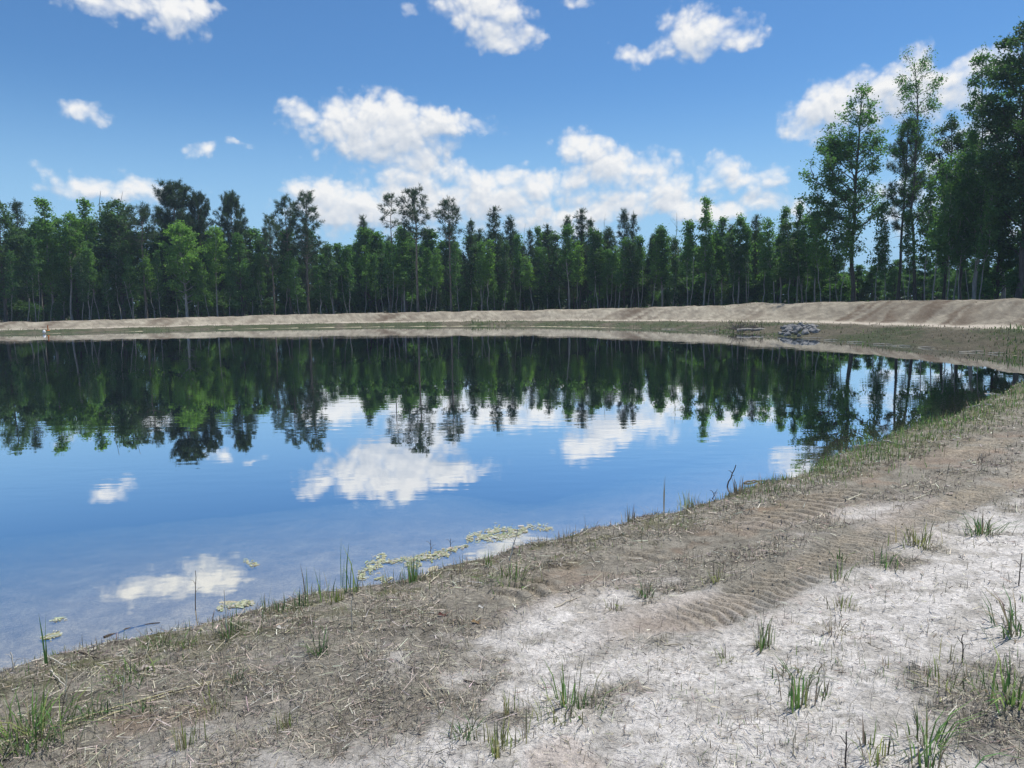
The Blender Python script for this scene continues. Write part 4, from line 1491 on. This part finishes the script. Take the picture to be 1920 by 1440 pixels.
REEDS = [
    (662, 1112, 92, 7, .02, GREENC, 'tallest pair of green reeds growing out of the water', .16, .010),
    (642, 1105, 105, 3, .012, GREENC, 'thin pale reed beside the tallest pair of reeds', .06, .006),
    (577, 1132, 82, 8, .03, GREENC, 'cluster of green reeds at the muddy water edge', .14, .008),
    (606, 1126, 62, 10, .03, GREENC, 'shorter reeds between the cluster and the tallest pair', .14, .007),
    (630, 1128, 30, 24, .03, YEL, 'yellow green reed stubs at the waterline', .1, .008),
    (498, 1150, 62, 5, .015, GREENC, 'two straight reeds rising from mud at the waterline', .06, .008),
    (520, 1146, 30, 16, .05, DKG, 'row of short dark reed stubs at the waterline', .1, .007),
    (560, 1138, 34, 22, .04, DKG, 'dark short reeds at the foot of the green reed cluster', .15, .007),
    (88, 1248, 95, 4, .012, GREENC, 'single tall reed over shallow brown water', .10, .009),
    (775, 1092, 55, 34, .03, GREENC, 'dense bundle of thin green rushes at the waterline', .1, .005),
    (735, 1100, 36, 22, .05, DRYC, 'dry rush tuft beside the dense bundle of green rushes', .2, .005),
    (868, 1072, 36, 16, .03, DRYC, 'small dry rush tuft by a dark twig in the water', .3, .005),
    (916, 1062, 42, 10, .02, GREENC, 'thin rush clump beside the leaning pale stalk', .2, .006),
    (1245, 958, 72, 2, .008, DRYC, 'lone thin dark stem rising straight from the water', .08, .005),
    (1180, 982, 40, 14, .045, DRYC, 'sparse thin rushes at the water edge below the lone stem', .1, .004),
    (1290, 950, 34, 22, .05, YEL, 'pale green thin rushes in shallow water', .15, .005),
    (1385, 925, 32, 26, .05, DRYC, 'brown thin rushes by the leaning dark stick', .15, .005),
    (1060, 1020, 34, 16, .045, DRYC, 'sparse brown rushes by the floating algae mats', .1, .004),
]
for (px, py, hp, n, sp, cols, lab, lean, wd) in REEDS:
    tuft('reed_clump', px, py, hp, n, sp, cols, lab, 'reeds', 'reeds at the near waterline', lean, wd, dry=.12)


def stick(name, pts_px, label, cat='stick', col=(.42, .37, .28), r=.005, group=None, lift=.0, taper=.5, z_list=None):
    """a bent stalk laid through places of the photograph"""
    pts = []
    for i, (px, py) in enumerate(pts_px):
        b = ground_at(px, py)
        pts.append(b + np.array([0, 0, (z_list[i] if z_list else lift) + r]))
    pts = np.array(pts)
    t = np.linspace(0, 1, len(pts) * 3)
    tt = np.linspace(0, 1, len(pts))
    Q = np.stack([np.interp(t, tt, pts[:, c]) for c in range(3)], 1)
    rg = np.random.default_rng(int(abs(pts_px[0][0]) * 3 + pts_px[0][1]))
    Q[1:-1] += rg.normal(size=(len(Q) - 2, 3)) * r * .5
    g = Geo()
    o0 = Q[0].copy()
    g.tube(Q - o0, np.linspace(r, r * taper, len(Q)), 6)
    c = np.clip(np.array(col)[None, :] * (1 + rg.normal(size=(g.n, 1)) * .12), .01, .8)
    me = make_mesh(name, np.concatenate(g.v), [np.concatenate(g.f4)], M_STRAW, True, cols={'Col': c})
    o = link(name, me, None, o0)
    tag(o, label, cat, group)
    return o


PALE, GREY, DARK = (.46, .41, .31), (.30, .27, .22), (.075, .06, .05)
stick('dry_stalk', [(0, 1398), (150, 1350), (330, 1298), (480, 1262)], 'long yellow straw stalk running along the bank toward orange clods', 'stalk', (.44, .40, .24), .006)
stick('dry_stalk', [(60, 1395), (200, 1345), (320, 1305), (420, 1278)], 'second long straw stalk lying against the longest one', 'stalk', (.40, .36, .22), .005)
stick('dry_stalk', [(60, 1330), (110, 1310), (125, 1292)], 'short pale stalk bent up above the long straw stalks', 'stalk', PALE, .004)
stick('dry_stalk', [(60, 1248), (90, 1240), (125, 1256)], 'bleached stalk bent across the single tall reed', 'stalk', (.55, .51, .43), .006, lift=.02)
stick('dry_stalk', [(95, 1262), (110, 1280), (125, 1294)], 'bleached stalk slanting down the mud below the tall reed', 'stalk', (.52, .48, .40), .005, lift=.01)
stick('dry_stalk', [(180, 1252), (240, 1244), (262, 1262)], 'pale stalk resting on the grass mat at the water', 'stalk', PALE, .004, lift=.02)
stick('driftwood', [(258, 1262), (275, 1254), (288, 1262)], 'short weathered wood chunk on mud by the waterline', 'driftwood', (.36, .32, .29), .012)
stick('dry_stalk', [(290, 1305), (345, 1296), (368, 1292)], 'grey stick lying beside long straw stalks', 'stick', GREY, .007)
stick('sunken_stick', [(195, 1197), (235, 1184), (255, 1176), (300, 1170)], 'dark thin stick lying in the shallow brown water', 'stick', DARK, .008)
stick('sunken_stick', [(140, 1225), (165, 1230), (185, 1236)], 'short dark twig in the shallows below the floating scum', 'stick', DARK, .007)
stick('dry_stalk', [(610, 1170), (650, 1162), (690, 1158)], 'pale straw lying on mud below the reeds', 'stalk', PALE, .004)
stick('dry_stalk', [(780, 1178), (800, 1166), (818, 1150)], 'curved dry stalk on the grey bank by reddish leaves', 'stalk', PALE, .005)
stick('dry_stalk', [(948, 1062), (1000, 1066), (1055, 1072)], 'long straight pale straw lying level along the bank', 'stalk', PALE, .005)
stick('dry_stalk', [(905, 1082), (945, 1068), (965, 1066)], 'pale straw slanting toward the long level straw', 'stalk', PALE, .004)
stick('dry_stalk', [(808, 1094), (820, 1082), (828, 1074)], 'thick pale stalk tilted at the waterline by green rushes', 'stalk', PALE, .007)
stick('dry_stalk', [(1020, 1054), (1060, 1052), (1078, 1046)], 'pale curved straw above the long level straw', 'stalk', PALE, .004)
stick('dry_stalk', [(970, 1112), (995, 1098)], 'short thick straw on grey soil below the green grass patch', 'stalk', (.5, .46, .38), .005)
stick('dry_stalk', [(690, 1310), (720, 1300), (736, 1290)], 'thin grey straw on the sand under the clay clods', 'stalk', GREY, .004)
stick('dry_stalk', [(650, 1330), (700, 1312), (716, 1306)], 'straw twig crossing pale sand near orange clay', 'stalk', PALE, .004)
stick('dry_stalk', [(870, 1278), (895, 1284), (920, 1286)], 'dark thin twig on white sand', 'twig', DARK, .004)
stick('dry_stalk', [(1585, 942), (1600, 938), (1615, 934)], 'pale stick on the red clay of the upper rut', 'stick', (.5, .47, .36), .009)
stick('dry_stalk', [(1245, 1212), (1280, 1210)], 'short straw on grey soil above the white sand', 'stalk', PALE, .004)
stick('dry_stalk', [(1040, 1140), (1070, 1128), (1090, 1120)], 'straw lying across grey soil by the upper rut', 'stalk', PALE, .004)
stick('dry_stalk', [(200, 1335), (214, 1336), (216, 1362)], 'bent straw hook lying on grey mud', 'stalk', PALE, .004)
stick('driftwood', [(1600, 842), (1630, 835), (1650, 836)], 'pale driftwood piece afloat at the grassy edge', 'driftwood', (.40, .38, .33), .022)
stick('driftwood', [(1655, 828), (1670, 832), (1690, 836)], 'smaller driftwood piece afloat by the grassy edge', 'driftwood', (.36, .34, .30), .016)
stick('driftwood', [(1812, 766), (1850, 760), (1862, 761)], 'long thin driftwood by the narrow end of the pond', 'driftwood', (.42, .40, .36), .018)
stick('driftwood', [(1846, 740), (1862, 739), (1876, 741)], 'short driftwood in the reddish shallows', 'driftwood', (.42, .40, .36), .018)
stick('driftwood', [(1395, 908), (1420, 904), (1450, 903)], 'flat grey driftwood lying in the shallow water by brown rushes', 'driftwood', (.20, .18, .15), .014)


def upright(px, py, hpx, leanx, label, col, r=.004, name='dry_stalk'):
    b = ground_at(px, py)
    h = hpx / FPX * math.hypot(b[0], b[1])
    rg = np.random.default_rng(int(px))
    g = Geo()
    t = np.linspace(0, 1, 7)
    Q = np.stack([leanx * h * t ** 1.2, .1 * h * t, h * t - .03], 1) + rg.normal(size=(7, 3)) * r * .6
    g.tube(Q, np.linspace(r, r * .5, 7), 6)
    for k in range(2):
        q = Q[3 + k]
        g.tube(np.array([q, q + [.02 * (1 - 2 * k), .01, .03], q + [.045 * (1 - 2 * k), .01, .035]]), [r * .5, r * .4, r * .2], 4)
    c = np.clip(np.array(col)[None, :] * (1 + rg.normal(size=(g.n, 1)) * .12), .01, .8)
    o = link(name, make_mesh(name, np.concatenate(g.v), [np.concatenate(g.f4)], M_STRAW, True, cols={'Col': c}), None, b)
    tag(o, label, 'stalk', 'upright dead stalks')


upright(366, 1145, 78, .02, 'dark straight stem rising from the shallow water', DARK, .004)
upright(424, 1185, 85, -.03, 'straight bleached stalk upright at the waterline', (.62, .60, .54), .005)
upright(955, 1052, 68, .28, 'leaning bleached stalk at the waterline by algae mats', (.58, .55, .48), .006)
upright(1362, 915, 46, .42, 'dark stick leaning out of the water', DARK, .010)
upright(1333, 936, 22, .5, 'short dark twig poking from the water near the leaning stick', DARK, .008)
upright(808, 1040, 34, 0, 'short dark stem among floating algae', DARK, .004)
upright(845, 1030, 26, 0, 'thin dark stem by the algae mat beside dark twig', DARK, .004)
upright(173, 1330, 66, -.02, 'pale dry stalk standing over the small dark green tuft', (.5, .47, .33), .004)
upright(125, 1318, 60, 0, 'pale thin stalk standing on the mud bank', (.5, .47, .36), .004)
upright(232, 1330, 72, 0, 'thin upright stalk with pale tip on the mud bank', (.5, .47, .36), .004)
upright(660, 1180, 70, 0, 'bleached upright stalk on the bank below the tallest reeds', (.5, .47, .38), .004)
upright(1586, 1440, 80, .02, 'dark thin stalk standing by the white sand', DARK, .004)
upright(25, 1262, 42, -.1, 'pale broken stalk at the shallow edge', (.5, .47, .40), .005)
upright(1805, 1245, 58, .02, 'dark bare stalk at the edge of the weedy corner', DARK, .004)
upright(1910, 1100, 60, .1, 'dark thin stalk beside pale sand past the ruts', DARK, .004)


def algae(px, py, lpx, wpx, slant, label, n=150):
    """floating mat: ragged flakes a few millimetres above the water"""
    rg = np.random.default_rng(int(px * 3 + py))
    n = int(n * 2.6)
    c0 = at_z(px, py, 0)
    ex = at_z(px + lpx * .5, py - slant * .5, 0) - at_z(px - lpx * .5, py + slant * .5, 0)
    ey = at_z(px, py - wpx * .5, 0) - at_z(px, py + wpx * .5, 0)
    t = rg.uniform(-.5, .5, n)
    u = rg.normal(0, .33, n) * (1 - 1.2 * np.abs(t))
    k = fbm(t * 7, u * 5, 1.0, 3, int(px)) > -.2
    t, u = t[k], u[k]
    C = t[:, None] * ex[None, :] + u[:, None] * ey[None, :]
    m = len(C)
    V, F = [], []
    ang = np.linspace(0, 6.28, 6, endpoint=False)
    rad = rg.gamma(2, .0026, m) + .002
    for i in range(m):
        rr_ = rad[i] * rg.uniform(.5, 1.3, 6)
        el = rg.uniform(0, 3.14)
        x, y = np.cos(ang) * rr_ * 2.0, np.sin(ang) * rr_ * .8
        V.append(np.stack([C[i, 0] + x * math.cos(el) - y * math.sin(el), C[i, 1] + x * math.sin(el) + y * math.cos(el), np.full(6, .0035 + .0004 * (i % 9))], 1))
        F.append(np.arange(6) + 6 * i)
    col = np.repeat(jitter_cols([(.34, .35, .21), (.40, .40, .28), (.28, .31, .18), (.42, .42, .35)], m, rg, .15), 6, 0)
    me = make_mesh('algae_mat', np.concatenate(V), np.array(F), M_STRAW, cols={'Col': col})
    tag(link('algae_mat', me, None, (c0[0], c0[1], 0)), label, 'algae', 'floating algae mats')


algae(698, 1062, 52, 26, 40, 'curved yellow algae mat floating beside the tallest reeds', 210)
algae(760, 1050, 90, 10, 6, 'thin string of algae linking two thicker mats', 120)
algae(775, 1058, 30, 18, 0, 'algae patch touching the dense bundle of green rushes', 70)
algae(810, 1042, 60, 16, 8, 'pale algae patch around the short dark stem', 190)
algae(848, 1030, 60, 9, 14, 'narrow yellow algae streak by the thin dark stem', 90)
algae(932, 1002, 112, 22, 16, 'largest yellow algae mat floating clear of the bank', 620)
algae(1012, 988, 50, 16, -6, 'pale thin algae patch past the largest mat', 70)
algae(425, 1137, 34, 12, 4, 'small pale algae patch by the bleached stalk over sandy shallows', 60)
algae(458, 1132, 34, 14, 4, 'rounder algae patch beside the bleached upright stalk', 70)
algae(98, 1192, 34, 10, 6, 'oval yellow scum patch behind the single tall reed', 50)
algae(110, 1162, 32, 8, 2, 'faint scum patch far out from the single reed', 16)
algae(470, 1056, 26, 12, -8, 'small pale scum flake floating alone on blue water', 30)
algae(660, 1108, 30, 12, 0, 'algae fringe around the foot of the tallest reeds', 50)
algae(720, 1085, 26, 10, 0, 'thin pale scum between reeds and dry rush tuft', 30)

# fallen leaves
LEAF = []


def fallen_leaf(px, py, col, label, size=.035):
    rg = np.random.default_rng(int(px + py))
    b = ground_at(px, py)
    a = np.linspace(0, 6.28, 10, endpoint=False)
    rr_ = size * (1 + .35 * np.cos(a * 5)) * rg.uniform(.85, 1.15, 10)
    V = np.stack([np.cos(a) * rr_ * 1.3, np.sin(a) * rr_ * .8, .012 + .012 * np.cos(a * 2)], 1)
    V = np.vstack([V, [[0, 0, .006]]])
    F = np.array([[i, (i + 1) % 10, 10] for i in range(10)])
    c = np.clip(np.array(col)[None, :] * (1 + rg.normal(size=(11, 1)) * .15), .01, .8)
    tag(link('fallen_leaf', make_mesh('fallen_leaf', V, F, M_STRAW, cols={'Col': c}), None, b), label, 'leaf')


fallen_leaf(832, 1155, (.13, .055, .045), 'dark red dead leaf on the grey bank', .026)
fallen_leaf(895, 1168, (.24, .16, .08), 'orange brown dead leaf on the grey bank', .024)
fallen_leaf(381, 1070, (.03, .025, .02), 'dark leaf floating alone on the water', .02)
fallen_leaf(530, 1178, (.55, .52, .47), 'white bleached leaf on the mud below reeds', .03)
fallen_leaf(904, 1140, (.6, .58, .53), 'small white chip on the grey bank above the orange leaf', .018)


# ------------------------------------------------------------------ far bank details
def mat_rock():
    return mat_bark('grey_rock', (.12, .12, .12), (.33, .325, .315), 2.0)


M_ROCK = mat_rock()


def stone_mesh(seed):
    rg = np.random.default_rng(seed)
    import bmesh
    bm = bmesh.new()
    bmesh.ops.create_icosphere(bm, subdivisions=2, radius=1.0)
    pl = rg.normal(size=(7, 3))
    pl /= np.linalg.norm(pl, axis=1)[:, None]
    for v in bm.verts:
        p = np.array(v.co)
        for q in pl:
            d = p @ q
            if d > .62:
                p = p - q * (d - .62)
        v.co = Vector(p * np.array([1, .8, .62]))
    me = bpy.data.meshes.new('stone')
    bm.to_mesh(me)
    bm.free()
    me.materials.append(M_ROCK)
    return me


STONES = [stone_mesh(300 + i) for i in range(6)]
rg = np.random.default_rng(9)


def far_ground(px, py):
    d = ray(px, py)
    t = np.linspace(24, 90, 4000)
    X, Y, Z = d[0] * t, d[1] * t, CAM_H + d[2] * t
    g_ = np.maximum(terrain(X, Y), 0)
    i = int(np.argmax(Z <= g_))
    return np.array([X[i], Y[i], g_[i]])


n_st = 0
for i in range(70):
    u, v = rg.uniform(-1, 1), rg.uniform(-1, 1)
    if u * u + v * v > 1:
        continue
    px, py = 1495 + 40 * u, 620.5 + 11 * v - 2 * u
    p = far_ground(px, py)
    o = link('stone', STONES[i % 6], None, p + np.array([0, 0, .04 + .22 * (1 - u * u - v * v) * rg.uniform(.3, 1)]))
    o.scale = [rg.uniform(.15, .30)] * 3
    o.rotation_euler = (rg.uniform(-.5, .5), rg.uniform(-.5, .5), rg.uniform(0, 6.28))
    tag(o, 'grey angular stone in the rock pile at the far waterline', 'stone', 'stones of the rock pile')


def brush_pile():
    b = far_ground(1404, 621)
    rgb = np.random.default_rng(5)
    e = link('brush_pile', None, None, b)
    tag(e, 'low pile of dark twigs around a pale log at the waterline near the rock pile', 'brush pile')
    g = Geo()
    for k in range(70):
        p0 = np.array([rgb.uniform(-1.2, 1.2), rgb.uniform(-.3, .8), rgb.uniform(.02, .2)])
        a = rgb.uniform(0, 6.28)
        pts = curve_pts(p0, (math.cos(a), math.sin(a) * .5, rgb.uniform(0, .6)), rgb.uniform(.4, 1.0), 4, rgb, 0, .18)
        g.tube(pts, np.linspace(.022, .008, len(pts)), 4)
    link('twigs', g.mesh('twigs', M_BARK_DARK, True), e)
    for x0, x1, y0 in ((-.9, .5, -.35), (.2, 1.1, -.25)):
        g = Geo()
        g.tube(np.array([[x0, y0, .08], [(x0 + x1) / 2, y0 - .05, .14], [x1, y0 + .1, .09]]), [.10, .09, .06], 8)
        link('log', g.mesh('log', M_BARK_PALE, True), e)


brush_pile()
M_DRIFT = mat_bark('driftwood', (.42, .39, .33), (.6, .57, .5))
for i, (px, py, ln) in enumerate(((1528, 634.5, 1.3), (1560, 638, .8), (1606, 642, .9), (1655, 646, .9), (1690, 649, .8), (1737, 652, .7), (1830, 660, 1.4), (1872, 663, .7), (1340, 620.5, 1.0), (1255, 617.5, 1.2), (1100, 613, 1.4))):
    b = far_ground(px, py)
    g = Geo()
    rr_ = np.random.default_rng(i)
    dr = np.array([rr_.normal(.9, .1), rr_.normal(-.5, .3), 0])
    dr /= np.linalg.norm(dr)
    g.tube(np.array([-dr * ln * .5, np.array([0, 0, .02]), dr * ln * .5]), [.014, .018, .010], 6)
    o = link('driftwood', g.mesh('driftwood', M_DRIFT, True), None, b + np.array([0, 0, .02]))
    tag(o, 'pale stick washed up along the far waterline', 'driftwood', 'sticks along the far waterline')

# marker stake and white jug on the far sand
M_ORANGE, M_JUG = mat_bark('orange_plastic', (.55, .16, .04), (.62, .20, .05)), mat_bark('white_plastic', (.7, .7, .7), (.8, .8, .8))
b = far_ground(90, 620)
g = Geo()
g.tube(np.array([[0, 0, -.1], [0, 0, .25], [0, 0, .5]]), [.05, .045, .04], 8)
e = link('marker_stake', None, None, b)
tag(e, 'small orange marker stake on the far sand bank', 'stake')
link('post', g.mesh('post', M_ORANGE, True), e)
g = Geo()
g.tube(np.array([[0, 0, .0], [0, 0, .06]]), [.17, .13], 10)
link('base', g.mesh('base', M_ORANGE, True), e)
b = far_ground(83, 625)
g = Geo()
g.tube(np.array([[0, 0, -.02], [0, 0, .02], [0, 0, .2], [0, 0, .28], [0, 0, .30], [0, 0, .34]]), [.001, .13, .13, .06, .035, .03], 10)
tag(link('plastic_jug', g.mesh('plastic_jug', M_JUG, True), None, b), 'small white jug at the far waterline beside an orange stake', 'jug')


# ------------------------------------------------------------------ added scattering volume, not real air: lifts and blues the dark far trees
def build_added_haze():
    m, N, L = new_mat('added_haze')
    out = N('ShaderNodeOutputMaterial')
    v = N('ShaderNodeVolumePrincipled')
    v.inputs['Color'].default_value = (.62, .82, 1.0, 1)
    v.inputs['Density'].default_value = ADDED_HAZE_DENSITY
    v.inputs['Anisotropy'].default_value = 0.0
    L(v.outputs[0], out.inputs['Volume'])
    x0, x1, y0, y1, z0, z1 = -5200, 5200, -5200, 5200, -3.2, 30.0
    V = np.array([(x, y, z) for z in (z0, z1) for y in (y0, y1) for x in (x0, x1)], float)
    F = np.array([(0, 2, 3, 1), (4, 5, 7, 6), (0, 1, 5, 4), (2, 6, 7, 3), (0, 4, 6, 2), (1, 3, 7, 5)])
    tag(link('added_haze', make_mesh('added_haze', V, F, m)), 'thin blue veil volume added to lift the dark of the wood', 'added_haze', kind='stuff')


ADDED_HAZE_DENSITY = 0.00045
build_added_haze()
